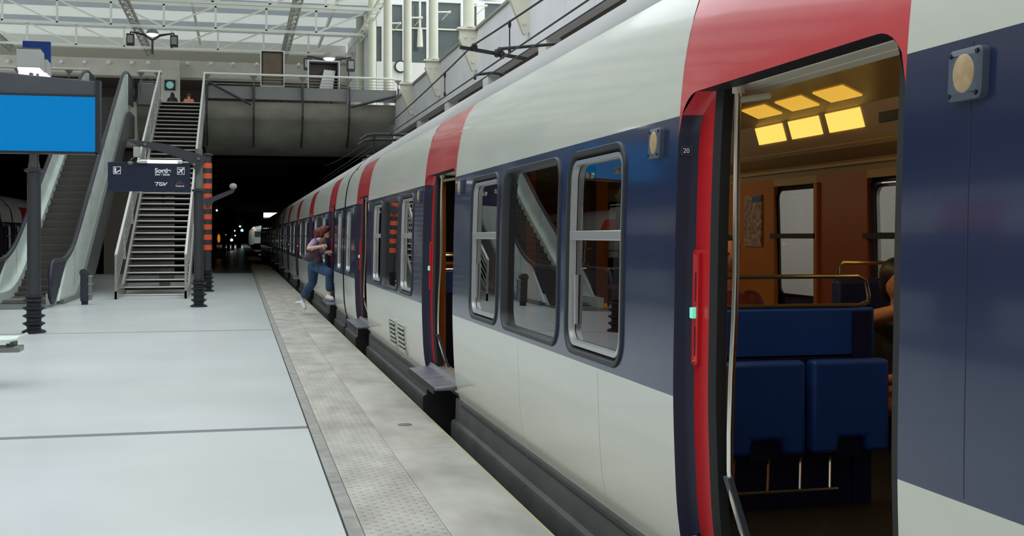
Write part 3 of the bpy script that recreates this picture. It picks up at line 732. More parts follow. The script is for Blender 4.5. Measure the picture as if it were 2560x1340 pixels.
        st = B(); st.prism([(1.46, .262), (1.46, .285), (1.70, .30), (1.70, .262)], 'y', a + .08, b - .02); sp = st.build('footstep', 'step', root, bevel=.006)
        st = B(); st.box(1.455, 1.462, a + .1, b - .04, .235, .285); st.build('step_edge', 'underdark', sp)
        st = B(); st.box(1.64, 1.80, a, b, DB - .09, DB - .02); st.tube([(1.66, a + .02, DB - .01), (1.66, b - .02, DB - .01)], .012, 6); st.build('door_sill', 'alu', root)
        # curved grab pole just inside
        f = lambda dx, y, z: (1.70 + dx, b - .28 + y, z)
        g = B(); g.tube([f(0.02, 0, 2.0), f(0.015, 0, 1.85), f(.012, 0, 1.6), f(.01, 0, 1.32), f(.005, 0, 1.15), f(-.006, .0, .95), f(-.012, 0, .75), f(-.012, 0, .62), f(0, 0, .52), f(.03, -.0, .42), f(.06, 0, .34), f(.085, 0, .25)], .0125, 12); pl = g.build('grab_pole', 'chrome', root)
        g = B(); g.tube([f(0.02, 0, 1.93), f(.14, 0, 1.95)], .012, 8); g.tube([f(0.02, 0, 1.99), f(.02, 0, 1.955)], .022, 10); g.build('pole_bracket', 'header', pl)
        g = B(); g.obox(f(-.02, .0, .60), f(.09, .0, .25), .045, .02, up=(1, 0, 0)); g.build('draught_screen_foot', 'casing', root)
def small_parts(root, y0):
    S = Side(y0)
    for d in DOORS:
        for ya in (y0 + d - .33, y0 + d + DW + .15):
            g = B(); ring(g, S, ((ya, ya + .125, 1.755, 1.872, .016), [(0, 0), (0, -.018), (.006, -.022), (.05, -.022)])); grid(g, S, ya + .02, ya + .105, 1.775, 1.852, None, -.021); il = g.build('door_lamp', 'plate', root, smooth=40)
            g = B(); g.ell(S.P(ya + .0625, 1.8135, -.021), (.008, .040, .046), 16); g.build('disc', 'disc', il)
            for (ey, ez) in ((.014, 1.768), (.111, 1.768), (.014, 1.859), (.111, 1.859)):
                g = B(); g.tube([S.P(ya + ey, ez, -.021), S.P(ya + ey, ez, -.026)], .005, 8); g.build('screw', 'rubber', il)
def ends(root, y0):
    for yy, s_ in ((y0, 1), (y0 + CL, -1)):
        pts = [(prof(z), z) for z in [.2, .4, .85, 1.4, 1.9, 2.15, 2.32, 2.46]] + [(1.95, 2.66), (2.2, 2.80), (2.6, 2.9), (3.0, 2.93)]
        pts += [(6 - x, z) for x, z in pts[::-1]]
        g = B(); g.add([(x, yy, z) for x, z in pts], [tuple(range(len(pts)))]); g.build('end_wall', 'underdark', root, smooth=0)
def roof(root, y0):
    pts = [(1.765, 2.46), (1.79, 2.455), (1.80, 2.49), (1.86, 2.57), (1.95, 2.655), (2.06, 2.73), (2.2, 2.79), (2.4, 2.85), (2.6, 2.89), (3.0, 2.93)]
    pts += [(6 - x, z) for x, z in pts[::-1]][1:]
    g = B(); vs = []; fs = []
    for x, z in pts: vs += [(x, y0, z), (x, y0 + CL, z)]
    for i in range(len(pts) - 1): fs.append((2 * i, 2 * i + 1, 2 * i + 3, 2 * i + 2))
    g.add(vs, fs); g.build('roof', 'roofgrey', root, smooth=40)
def skirt(root, y0):
    segs = [y0 + .05]
    for d in DOORS: segs += [y0 + d + .12, y0 + d + DW - .0]
    segs.append(y0 + CL - .05)
    for i in range(0, len(segs), 2):
        a, b = segs[i], segs[i + 1]
        g = B(); g.prism([(1.66, .21), (1.632, .20), (1.628, .04), (1.600, .03), (1.592, .0), (1.60, -.30), (1.66, -.42), (1.9, -.42), (1.9, .21)], 'y', a, b)
        sk = g.build('skirt_panel', 'under', root, smooth=25)
        if b - a > 2:
            g = B(); g.prism([(1.629, .185), (1.624, .18), (1.626, .165), (1.632, .165)], 'y', a + .3, b - .25); g.build('panel_seam', 'rubber', sk)
            g = B(); g.box(1.594, 1.64, (a + b) / 2, (a + b) / 2 + .008, -.3, .02); g.build('panel_gap', 'underdark', sk)
    g = B(); g.box(1.9, 4.1, y0 + .1, y0 + CL - .1, -.35, .18); g.build('underframe', 'underdark', root)
    for yb in (y0 + 3.4, y0 + CL - 3.4):
        for dy in (-1.2, 1.2):
            g = B()
            for x in (2.2, 3.7): g.tube([(x, yb + dy, -.52), (x + .13, yb + dy, -.52)], .44, 28)
            g.tube([(2.2, yb + dy, -.52), (3.8, yb + dy, -.52)], .08, 10); g.build('wheelset', 'underdark', root)
def interior(root, y0, rich=True):
    a, b = y0 + .1, y0 + CL - .1
    g = B(); g.box(1.74, 4.26, a, b, .14, .2); g.build('interior_floor', 'int_floor', root)
    g = B(); pts = [(1.86, 2.04), (1.92, 2.06), (2.0, 2.16), (2.3, 2.36), (2.9, 2.47), (3.5, 2.48), (3.66, 2.46), (3.97, 2.335), (4.0, 2.32), (4.05, 2.14), (4.10, 2.06), (4.30, 2.0), (4.33, 1.90)]
    vs = []; fs = []
    for x, z in pts: vs += [(x, a, z), (x, b, z)]
    for i in range(len(pts) - 1): fs.append((2 * i, 2 * i + 1, 2 * i + 3, 2 * i + 2))
    g.add(vs, fs); g.build('interior_ceiling', 'int_ceiling', root, smooth=20)
    for far in (False, True):
        S = Side(y0, far, -.6 if far else 0)
        g = B(); x0, x1 = (4.325, 4.365) if far else (1.74, 1.80)
        doors = [(y0 + d + S.dy, y0 + d + DW + S.dy) for d in DOORS]
        solid = []
        ws = [w_ for w_ in windows_of(y0, S.dy)]
        ops = [(p + .02, q - .02) for p, q, _ in ws] + ([(p, q) for p, q in doors] if not far else [(p + .05, p + .78) for p, q in doors])
        ops.sort(); yy = a
        for i, (p, q) in enumerate(ops):
            if p > yy: g.box(x0, x1, yy, p, .2, 2.02, 'int_orange' if far and i % 2 else 'int_yellow')
            full = not far and any(abs(p - dd[0]) < .01 for dd in doors)
            if not full: g.box(x0, x1, p, q, .2, .88, 'int_yellow'); g.box(x0, x1, p, q, 1.86, 2.02, 'int_cream')
            yy = max(yy, q)
        if b > yy: g.box(x0, x1, yy, b, .2, 2.02, 'int_yellow')
        g.build('interior_lining', None, root, smooth=0)
        if far:
            for (p, q) in ops:
                e = B(); e.box(4.30, 4.325, p - .02, q + .02, 1.43, 1.47); e.build('window_bar', 'rubber', root)
                e = B(); e.box(4.30, 4.325, p - .05, p, .9, 1.86); e.build('window_trim', 'int_yellow', root)
    if rich:
        for d in DOORS[1:3]:  # unseen area lights added to brighten the carriage interior
            la = bpy.data.lights.new('near_cove_fill', 'AREA'); la.shape = 'RECTANGLE'; la.size = .12; la.size_y = 3.4; la.energy = 13; la.color = (1.0, .72, .34)
            lo_ = bpy.data.objects.new('near_cove_fill', la); COL.objects.link(lo_); lo_.parent = root
            lo_.location = (2.13 - CX, y0 + d + 2.6 - (y0 + CL / 2), 2.17 + 1.0); lo_.rotation_euler = (0, -.55, 0)
    # far cove lamps, and glowing panels painting their reflection in the ceiling
    yl = y0 + CL - 10.8; n = 9
    for i in range(n):
        ya = 8.53 - .565 * i + (y0 - Y0) + (0 if i < 3 else 0)
        if i > 2 and i < 5: continue
        e = B(); p0, p1 = Vector((4.002, 0, 2.305)), Vector((4.040, 0, 2.175)); nrm = Vector((-.96, 0, -.27)) * .012
        y_a, y_b = ya - .44, ya
        e.add([p0 + nrm + Vector((0, y_a, 0)), p0 + nrm + Vector((0, y_b, 0)), p1 + nrm + Vector((0, y_b, 0)), p1 + nrm + Vector((0, y_a, 0)), p0 + Vector((0, y_a - .015, 0)), p0 + Vector((0, y_b + .015, 0)), p1 + Vector((0, y_b + .015, 0)), p1 + Vector((0, y_a - .015, 0))], [(0, 1, 2, 3), (0, 4, 5, 1), (1, 5, 6, 2), (2, 6, 7, 3), (3, 7, 4, 0)])
        e.build('cove_lamp', 'lampyellow', root, smooth=0)
        e = B(); y_a -= .22; y_b -= .26; e.add([(3.76, y_a, 2.408), (3.90, y_a, 2.351), (3.90, y_b, 2.351), (3.76, y_b, 2.408), (3.76, y_a, 2.417), (3.90, y_a, 2.360), (3.90, y_b, 2.360), (3.76, y_b, 2.417)], [(0, 1, 2, 3), (4, 5, 6, 7), (0, 1, 5, 4), (2, 3, 7, 6), (1, 2, 6, 5), (0, 3, 7, 4)]); e.build('lamp_reflection_glow', 'reflyellow', root, smooth=0)
def seat_row(root, x0, x1, y, zt, k, lab=None, face=-1):
    g = B(); g.box(x0, x1, y, y + .09, .62, zt); st = g.build('bench_seat', k, root, bevel=.03)
    g = B(); g.box(x0, x1, y, y - .45 * -face, .52, .64); g.build('seat_cushion', k, st, bevel=.03)
    g = B(); g.tube([(x0 + .03, y + .045, zt - .02), (x0 + .03, y + .045, zt + .07), (x0 + .06, y + .045, zt + .09), (x1 - .06, y + .045, zt + .09), (x1 - .03, y + .045, zt + .07), (x1 - .03, y + .045, zt - .02)], .011, 8); g.build('grab_rail', 'chrome', st)
    g = B(); g.box(x0 + .1, x1 - .1, y, y + .05, .2, .6); g.build('seat_support', 'seat_navy', st)
def vestibule(root, yp):
    """transverse partition with two tip-up seats facing the door"""
    xa, xb = 1.84, 2.90
    g = B(); g.box(xa, xb, yp, yp + .06, .88, 1.115); pt = g.build('partition', 'seat_blue', root, bevel=.012)
    g = B(); g.tube([(xa, yp + .02, 1.125), (xb - .07, yp + .02, 1.125), (xb - .025, yp + .02, 1.14), (xb - .02, yp + .02, 1.17), (xb - .035, yp + .02, 1.24), (xb - .08, yp + .02, 1.262), (xa, yp + .02, 1.262)], .011, 10); g.build('grab_rail', 'chrome', pt)
    for (p, q) in ((2.10, 2.50), (2.53, 2.92)):
        g = B(); w_ = q - p
        poly = [(p, .46), (p, .885), (q, .885), (q, .46), (q - .11, .46), (q - .12, .53), (p + .14, .53), (p + .13, .46)]
        g.prism(poly, 'y', yp - .10, yp - .02); ts = g.build('tip_up_seat', 'seat_blue', root, bevel=.022)
        g = B(); g.box(p + .14, q - .12, yp - .06, yp - .01, .44, .60); g.build('seat_recess', 'seat_navy', ts)
    g = B(); g.box(xa, xb - .1, yp, yp + .05, .2, .9); g.box(xb - .12, xb - .03, yp - .02, yp + .08, .2, 1.1); g.build('partition_base', 'seat_navy', root)
    g = B(); g.tube([(2.12, yp - .05, .29), (2.68, yp - .05, .29)], .009, 8)
    for x in (2.16, 2.33, 2.49, 2.64): g.tube([(x, yp - .05, .29), (x + .03, yp + .0, .44)], .007, 6)
    g.build('foot_rail', 'chrome', root)

def carriage(y0, label):
    root = thing('train_carriage', (CX, y0 + CL / 2, -1.0), label, 'train carriage')
    S = Side(y0); flank(root, S, False); small_parts(root, y0); flank(root, Side(y0, True, -.6), True)
    roof(root, y0); ends(root, y0); skirt(root, y0); interior(root, y0)
    for i in (1, 2, 3):
        d = y0 + DOORS[i] + DW
        if i == 3: continue
        vestibule(root, d + .81)
        seat_row(root, 1.85, 2.72, d + 2.25, 1.17, 'seat_red'); seat_row(root, 3.42, 4.18, d + 2.1, 1.2, 'seat_navy'); seat_row(root, 3.42, 4.18, d + 1.2, 1.13, 'seat_navy')
    return root
car1 = carriage(Y0, 'nearest red white and navy carriage with its door open at the right of the photo')
Y2 = Y0 + CL + .22
pitch = CL + .22
skipint = ('interior_floor', 'cove_lamp', 'lamp_reflection_glow', 'bench_seat', 'tip_up_seat', 'foot_rail', 'partition_base', 'partition', 'window_bar', 'window_trim', 'screw', 'wheelset')
labs = ['second carriage of the right train, the one the woman is boarding', 'third carriage of the right train, in the dark under the walkway', 'fourth carriage of the right train, deep in the tunnel']
cars = [car1]
for i in range(3):
    c = copy_tree(car1, None, skipint if i else ('bench_seat', 'tip_up_seat', 'foot_rail', 'partition_base', 'partition', 'screw', 'window_bar', 'window_trim')); c.location.y += pitch * (i + 1); c['label'] = labs[i]; cars.append(c)
for i in range(3):
    c = copy_tree(car1, None, skipint); c.rotation_euler = (0, 0, PI); c.location.x = -8.71; c.location.y = 6 + pitch * i
    c['label'] = ['carriage of the left train level with the camera, seen only mirrored in the windows', 'carriage of the left train glimpsed behind the left pole in the dark', 'carriage of the left train furthest along the dark left track'][i]
car2 = cars[1]
# bits only on the first carriage: louvre vents, plate number, seam lines
S1 = Side(Y0)
for (a, b) in ((11.32, 11.90), (12.0, 12.56)):
    g = B(); x = prof(.42)
    vt = None
    ring(g, S1, ((a, b, .28, .585, .02), [(0, 0), (0, -.012), (.03, -.012), (.034, .0)])); vt = g.build('louvre_vent', 'white', car1)
    g = B(); g.box(x + .0, x + .002, a + .03, b - .03, .3, .565)
    grid(g, S1, a + .03, b - .03, .30, .57, None, -.002); g.build('backing', 'underdark', vt)
    for i in range(6):
        z = .30 + .045 * i; g = B(); g.add([S1.P(a + .02, z, -.022), S1.P(b - .02, z, -.022), S1.P(b - .02, z + .022, -.012), S1.P(a + .02, z + .022, -.012), S1.P(a + .02, z - .004, -.018), S1.P(b - .02, z - .004, -.018)], [(0, 1, 2, 3), (0, 4, 5, 1)]); g.build('slat', 'white', vt)
for y in (2.30, 6.58, 5.03):
    g = B(); z0, z1 = (.86, 1.89) if y < 3 else (.23, .84)
    for i in range(14):
        za = z0 + (z1 - z0) * i / 14; zb = z0 + (z1 - z0) * (i + 1) / 14
        g.add([S1.P(y, za, -.0008), S1.P(y + .002, za, -.0008), S1.P(y + .002, zb, -.0008), S1.P(y, zb, -.0008)], [(0, 1, 2, 3)])
    g.build('panel_seam', 'gasket' if y < 3 else 'seam', car1, smooth=0)
def text(body, loc, size, k, rx=PI / 2, rz=0, parent=None, name='lettering', ext=.001, bold=0.0, shear=0.0, alx='LEFT', sx=1.0):
    cu = bpy.data.curves.new(name, 'FONT'); cu.body = body; cu.size = size; cu.extrude = ext; cu.offset = bold; cu.shear = shear; cu.align_x = alx
    o = bpy.data.objects.new('tmp', cu); COL.objects.link(o); dg = bpy.context.evaluated_depsgraph_get(); me = bpy.data.meshes.new_from_object(o.evaluated_get(dg)); bpy.data.objects.remove(o)
    off = Vector((0, 0, 0)); p = parent
    while p is not None: off += Vector(p.location); p = p.parent
    R = Matrix.Translation(Vector(loc) - off) @ Matrix.Rotation(rz, 4, 'Z') @ Matrix.Rotation(rx, 4, 'X') @ Matrix.Diagonal((sx, 1, 1, 1))
    me.transform(R); me.materials.clear(); me.materials.append(M[k]); o = bpy.data.objects.new(name, me); COL.objects.link(o); o.parent = parent
    return o
yj = Y0 + DOORS[1] + DW
g = B(); rect_frame(g, 1.606, 1.650, 1.752, 1.786, yj - .026, .0025, .002); g.build('number_frame', 'plate', car1, smooth=0)
text('20', (1.613, yj - .025, 1.760), .026, 'signwhite', parent=car1, name='door_number')
# wall notice inside, lit strip
g = B(); g.box(4.305, 4.325, 9.08, 9.42, 1.36, 1.80); ntc = g.build('wall_notice', 'paper', car1)
g = B(); g.box(4.30, 4.306, 9.09, 9.25, 1.74, 1.79); g.build('notice_heading', 'bluesign', ntc)
g = B(); g.box(4.02, 4.03, 6.2, 6.75, 2.18, 2.31); g.build('unlit_cove_panel', 'darkwin', car1, bevel=.01)
g = B(); g.box(4.26, 4.30, 3.4, 10, 1.96, 1.98); g.box(4.08, 4.12, 3.4, 10, 2.085, 2.10); g.build('cove_moulding', 'int_cream', car1)
# pantograph on the second carriage
PY = at(975, 350, X=3.0).y
def pt(px, py, x=3.0, dy=0): 
    v = at(px, py, Y=PY + dy); return v
g = B(); zt = 3.50
for dy, dz in ((-.22, 0), (.22, -.07)): g.tube([(2.38, PY + dy, zt + dz - .12), (2.5, PY + dy, zt + dz - .03), (2.64, PY + dy, zt + dz), (3.36, PY + dy, zt + dz), (3.5, PY + dy, zt + dz - .03), (3.62, PY + dy, zt + dz - .12)], .032, 8)
pg = g.build('pantograph', 'wire', car2)
def off_(o): return o
g = B()
for x in (2.68, 3.32):
    g.tube([(x, PY - .22, zt), (x, PY + .22, zt)], .02, 6); g.tube([(x, PY, zt), (x, PY + .1, 3.02)], .025, 6)
for x in (2.8, 3.2): g.tube([(x, PY + .75, 3.12), (x, PY - .3, 2.98)], .03, 6)
g.tube([(2.6, PY + .75, 3.12), (3.4, PY + .75, 3.12)], .03, 6); g.build('pantograph_arm', 'wire', pg)
g = B(); g.box(2.5, 3.5, PY - .7, PY - .62, 2.92, 3.0); g.box(2.5, 3.5, PY + .82, PY + .9, 2.92, 3.0); g.box(2.5, 2.56, PY - .7, PY + .9, 2.94, 3.0); g.box(3.44, 3.5, PY - .7, PY + .9, 2.94, 3.0); g.tube([(2.45, PY + .1, 2.98), (3.0, PY + .2, 3.1), (3.5, PY + .1, 2.98)], .04, 8); g.build('pantograph_base', 'wire', pg)
# distant train nose in the second daylight gap
nt_ = thing('distant_train', (CX, 176, -1.0), 'distant rounded train front with small red lamps far down the tunnel', 'train')
g = B(); vs = []; fs = []
sec = [(1.62, .1), (1.55, .8), (1.6, 1.6), (1.7, 2.3), (2.1, 2.8), (3.0, 2.95), (3.9, 2.8), (4.3, 2.3), (4.4, 1.6), (4.45, .8), (4.38, .1)]
for i, (yy, s_) in enumerate(((170, .55), (170.6, .8), (171.6, .95), (173, 1), (200, 1))):
    for x, z in sec: vs.append((3 + (x - 3) * s_, yy, 1.2 + (z - 1.2) * (s_ * .6 + .4)))
n = len(sec)
for i in range(4):
    for j in range(n - 1): fs.append((i * n + j, i * n + j + 1, (i + 1) * n + j + 1, (i + 1) * n + j))
fs.append(tuple(range(n))); g.add(vs, fs); g.build('body', 'white', nt_)
for x, z in ((2.2, 2.3), (3.8, 2.3)):
    g = B(); g.ell((x, 170.4, z), (.14, .14, .14), 10); g.build('tail_lamp', 'lampred', nt_)
g = B(); g.box(2.2, 3.8, 169.9, 170.7, 1.4, 2.1); g.build('windscreen', 'darkwin', nt_)

# overhead line
def wire(name, pts, r, lab, cat='wire', group=None):
    g = B(); g.tube(pts, r, 6); return tag(g.build(name, 'wire'), lab, cat, group)
sup = [-39, -12.0, 15.0, 42.0]
pts = []
for a, b in zip(sup[:-1], sup[1:]):
    for i in range(20):
        t = i / 20; pts.append((3.0, a + (b - a) * t, 3.96 - .24 * 4 * t * (1 - t)))
pts.append((3.0, 42, 3.96)); pts = [p for p in pts if p[1] > -13]
wire('messenger_wire', pts, .012, 'uppermost sagging overhead wire above the train roof')
wire('contact_wire', [(2.98, -13, 3.51), (2.98, 44, 3.53), (2.98, 120, 3.53)], .010, 'lower overhead contact wire, on the left of the pair')
wire('contact_wire', [(3.12, -13, 3.505), (3.12, 44, 3.525), (3.12, 120, 3.525)], .008, 'lower overhead contact wire, on the right of the pair')
for i, px in enumerate((1274, 1112)):
    y = at(px, 100, X=3.0).y
    zt = 3.96 - .24 * 4 * ((y - 15) / 27) * (1 - (y - 15) / 27) if y > 15 else 3.96 - .24 * 4 * ((y + 12) / 27) * (1 - (y + 12) / 27)
    g = B(); g.tube([(3.0, y, 3.54), (3.0, y, zt)], .008, 6); g.ell((3.0, y, zt - .03), (.02, .02, .05), 8); g.ell((3.0, y, 3.57), (.02, .02, .05), 8)
    tag(g.build('dropper', 'wire'), ['short vertical dropper wire nearest the viewer', 'short vertical dropper wire further along the track'][i], 'wire')
c = thing('catenary_arm', (3.2, 15, 3.4), 'black overhead cantilever arm in front of a cream bracket', 'arm')
g = B(); g.obox(at(1150, 118, Y=15), at(1330, 150, Y=15.1), .036, .045, up=(0, 0, 1)); g.build('tube', 'wire', c)
g = B(); g.tube([at(1250, 122, Y=15), at(1400, 109, Y=15.3), (5.8, 16, 4.25)], .022, 8); g.build('stay', 'wire', c)
for p in ((1186, 118), (1250, 128), (1242, 133), (1335 - 80, 137)):
    q = at(p[0], p[1], Y=15); g = B(); g.ell(q, (.045, .05, .06), 8); g.build('clamp', 'wire', c)
g = B(); g.tube([at(1187, 199, Y=15), at(1188, 189, Y=15), at(1196, 186, Y=15), at(1232, 182, Y=15.05), at(1268, 188, Y=15.1), at(1330, 197, Y=15.2)], .02, 8)
tag(g.build('registration_arm', 'wire'), 'short curved black arm below the main overhead arm', 'arm')
# ================================================================ platform furniture
# ---- escalator
EY0, EY1 = 27.8, 40.64; TS = .475; XL, XR = -4.98, -3.72
esc = thing('escalator', (-4.35, 32, 0), 'steep stainless escalator with black handrails rising behind the bin and left pole', 'escalator')
def ez(y): return 0 if y < EY0 else min((y - EY0) * TS, 6.1)
ys = [25.4, 26.0, 26.6, 27.0, 27.5, 28.0, 28.5, 29.2] + [29.2 + i * .9 for i in range(1, 12)] + [39.7, 40.2, 40.7, 41.2, 41.7, 42.2, 43.4]
def ezs(y): # softened bends
    d = 1.2
    def ramp(t): return 0 if t < -d else (t if t > d else (t + d) ** 2 / (4 * d))
    return TS * (ramp(y - EY0) - ramp(y - EY1))
for nm, x, inn in (('left', XL, 1), ('right', XR, -1)):
    # balustrade panel, outer cladding
    g = B(); up = [(y, ezs(y) + .90) for y in ys if 27.1 < y < 42]; lo = [(y, max(ezs(y) - .38, .08)) for y in ys if 25.5 < y < 42]
    if x == XR: g.prism(up + lo[::-1], 'x', x - .02, x + .03)
    else: g.prism(up + lo[::-1], 'x', x - .03, x + .03)
    bl = g.build('balustrade_panel', 'steel', esc, smooth=30)
    yy = 28.4
    while yy < 42: g = B(); g.box(x + .028, x + .034, yy, yy + .02, ezs(yy) + .0, ezs(yy) + .86); yy += 3.1; g.build('panel_joint', 'steeldark', bl)
    g = B(); g.tube([(x, y, ezs(y) + .93) for y in ys], .055, 8)
    g.tube([(x, 25.4, .93), (x, 25.12, .86), (x, 25.0, .66), (x, 24.98, .4), (x, 25.08, .2), (x, 25.3, .1)], .055, 8)
    g.tube([(x, 43.4, 7.03), (x, 43.75, 6.95), (x, 43.95, 6.75), (x, 43.9, 6.5)], .055, 8); g.build('handrail', 'handrail', esc)
    g = B(); g.prism([(y, ezs(y) + .26) for y in ys] + [(y, ezs(y) + .02) for y in ys[::-1]], 'x', x + inn * .03, x + inn * .14); g.build('skirt_deck', 'steel', esc, smooth=30)
    g = B(); g.prism([(27.2, .9), (25.3, .90), (25.05, .8), (25.0, .45), (25.15, .14), (25.5, .05), (25.6, .08)], 'x', x - .015, x + .015); g.build('newel', 'bin', esc)
    g = B(); g.prism([(41.7, 7.0), (43.6, 7.0), (43.95, 6.7), (43.9, 6.1), (41.7, 6.0)], 'x', x - .015, x + .02); g.build('top_newel', 'bin', esc)
tr = [(y, ezs(y) + .0) for y in ys if y > 26]
g = B(); lo = [(43.4, 4.9), (41.2, 4.8)] + [(40.2 - i, max(4.45 - i * TS, 0.0)) for i in range(0, 9)]
g.prism([(26.2, .1)] + [(y, max(ezs(y) - .38, .1)) for y in ys if y > 26.2] + lo + [(30.5, 0), (26.2, 0)], 'x', XL - .1, XR + .10); g.build('truss_cladding', 'steeldark', esc, smooth=30)
g = B(); g.box(XL, XR, 24.5, 26.2, 0, .03); g.build('comb_plate', 'steeldark', esc)
g = B(); g.box(XL + .1, XL + .16, 24.93, 24.98, .06, .16); g.build('amber_light', 'lamporange', esc)
n = 0; y = 26.0; step0 = None
while y < 42.5:
    z = ezs(y + .2) + .05
    if step0 is None:
        g = B(); g.prism([(y, z), (y, z - .03), (y + .02, z - .21), (y + .05, z - .21), (y + .4, z - .02), (y + .4, z)], 'x', -4.85, -3.85)
        s0 = g.build('escalator_step', 'stepdark', esc, smooth=0); step0 = s0; sy, sz = y, z
    else:
        s_ = s0.copy(); COL.objects.link(s_); s_.parent = esc; s_.location = (0, y - sy, z - sz)
    y += .42 if EY0 - .5 < y < EY1 + .3 else .40
g = B(); g.prism([(26, -.05), (28.4, .0), (40.5, 5.75), (43.4, 5.9), (43.4, 5.6), (40, 5.2), (28.4, -.1), (26, -.1)], 'x', -4.85, -3.85); g.build('step_bed', 'stepdark', esc, smooth=0)
# ---- stairs
SL, SR = -2.74, -1.20; SY0 = 29.4; RI, RU = .1672, .367; NS = 38; YB = 27.9
st = thing('staircase', ((SL + SR) / 2, 34, 0), 'open-riser steel staircase with cable balustrades between escalator and sign post', 'staircase')
def sz_(y): return RI * (y - SY0) / RU + .04
for x in (SL, SR):
    g = B(); ya, yb = YB, SY0 + RU * (NS - 1) + .1
    g.prism([(ya, 0), (ya, .18), (SY0 + .2, .30), (yb, sz_(yb) + .12), (yb, sz_(yb) - .25), (SY0 + .5, .0)], 'x', x - .03, x + .03); g.build('stringer', 'railsteel', st, smooth=0)
    g = B(); yt = SY0 + RU * (NS - 1); s_ = 1 if x == SR else 0
    g.tube([(x, YB, 1.02), (x, yt, sz_(yt) + 1.08)], .032, 10); g.build('handrail', 'brightrail', st)
    for k_ in range(5):
        g = B(); d = .16 * (k_ + 1); g.tube([(x, YB, 1.02 - d), (x, yt, sz_(yt) + 1.08 - d)], .012 if k_ else .02, 6); g.build('cable', 'railsteel', st)
    for i in range(8):
        y = YB + .04 + (yt - YB - .1) * i / 7; z = (y - YB) / (yt - YB) * (sz_(yt) + .06) + 1.02
        g = B(); g.box(x - .025, x + .025, y - .04, y + .04, max(z - 1.05, 0), z); g.build('baluster', 'railsteel', st)
g = B(); g.box(SL + .03, SR - .03, 0, .36, -.03, 0)
tr0 = None
for i in range(1, NS + 1):
    y = SY0 + RU * (i - 1); z = RI * (i - 1) + .04
    if tr0 is None:
        g = B(); g.box(SL + .03, SR - .03, y, y + .33, z - .035, z - .004); g.box(SL + .03, SR - .03, y + .30, y + .33, z - .09, z - .03); tr0 = g.build('tread', 'tread', st)
        g = B(); g.tube([(SL + .03, y, z - .018), (SR - .03, y, z - .018)], .024, 8); no = g.build('nosing', 'nosing', tr0); ty, tz = y, z
    else:
        t_ = tr0.copy(); COL.objects.link(t_); t_.parent = st; t_.location = (0, y - ty, z - tz); n_ = no.copy(); COL.objects.link(n_); n_.parent = t_
g = B(); g.box(SL + .5, SR - .75, SY0 + 5.6, SY0 + 6.0, 0, 2.3); g.build('support', 'postlight', st)
# ---- dark posts with ribbed bases
def post(x, y, zt, lab, zl=None, name='ribbed_post', band=False):
    t = thing(name, (x, y, 0), lab, 'post')
    pr = [(.13, 0), (.13, .04), (.165, .06)]
    g = B(); prof_ = [(.17, 0), (.17, .03), (.10, .06)]
    for i in range(4):
        z = .10 + i * .115; prof_ += [(.105, z), (.16, z + .035), (.16, z + .05), (.105, z + .07)]
    prof_ += [(.105, .52), (.125, .53), (.125, .56), (.1, .565)]
    g.lathe(x, y, prof_, 24); g.build('ribbed_base', 'postbase', t, smooth=30)
    g = B(); zz = zl or zt
    g.lathe(x, y, [(.098, .56), (.098, zz)], 24); g.lathe(x, y, [(.098, zz - .02), (.14, zz), (.14, zz + .03), (.09, zz + .04), (.075, zz + .05)], 24); g.build('shaft', 'post', t)
    if zl:
        g = B(); g.lathe(x, y, [(.085, zl + .05), (.075, zt)], 20); g.build('upper_shaft', 'postlight', t)
    return t
def plate(poly, Y, x_off=0, th=.05): 
    pts = [at(px, py, Y=Y) for px, py in poly]; return [(p.x, p.z) for p in pts], Y, th
bp_ = at(85, 832, Z=0); p1 = post(bp_.x, bp_.y, 2.42, 'dark ribbed-base post under the blue screen, leftmost in view')
g = B(); a = at(80, 430, Y=bp_.y); b = at(83, 392, Y=bp_.y); g.obox((bp_.x, bp_.y, 2.44), (bp_.x, bp_.y, 2.72), .10, .10); g.prism([(bp_.x - .09, 2.45), (bp_.x + .09, 2.45), (bp_.x + .04, 2.72), (bp_.x - .04, 2.72)], 'y', bp_.y - .02, bp_.y + .02); g.build('top_bracket', 'postlight', p1)
for dx in (-.05, .05):
    g = B(); g.tube([(bp_.x + dx, bp_.y, 2.55), (bp_.x + dx, bp_.y, 4.0)], .022, 8); g.build('hanger', 'post', p1)
# screen
SY = bp_.y - .25
a = at(243, 386, Y=SY); tR = at(240, 204, Y=SY); tL = at(0, 180, Y=SY); L0 = at(0, 386, Y=SY)
xl = L0.x - .2; xr = a.x
slope = (tL.z - tR.z) / (tR.x - tL.x); xm = (xl + xr) / 2
scr = thing('departure_screen', (xm, SY, a.z), 'large blank blue information screen in a dark casing, cut by the left edge', 'screen')
ztl = tR.z + slope * (xr - xl)
g = B(); g.prism([(xl, a.z), (xr, a.z), (xr, tR.z), (xl, ztl)], 'y', SY, SY + .18); g.build('casing', 'casing', scr, bevel=.01)
bt = at(0, 237, Y=SY).z; bb = at(0, 376, Y=SY).z; br = at(238, 300, Y=SY).x
g = B(); g.box(xl + .04, br, SY - .012, SY, bb, bt); g.build('blue_display', 'screen', scr, smooth=0)
g = B(); g.box(xl, xr, SY - .03, SY + .0, a.z, bb - .012); g.box(br + .005, xr + .04, SY - .03, SY + .22, a.z, tR.z + .02); g.box(xl, xr, SY - .02, SY, bt, bt + .03); g.build('bezel', 'casingdark', scr, smooth=0)
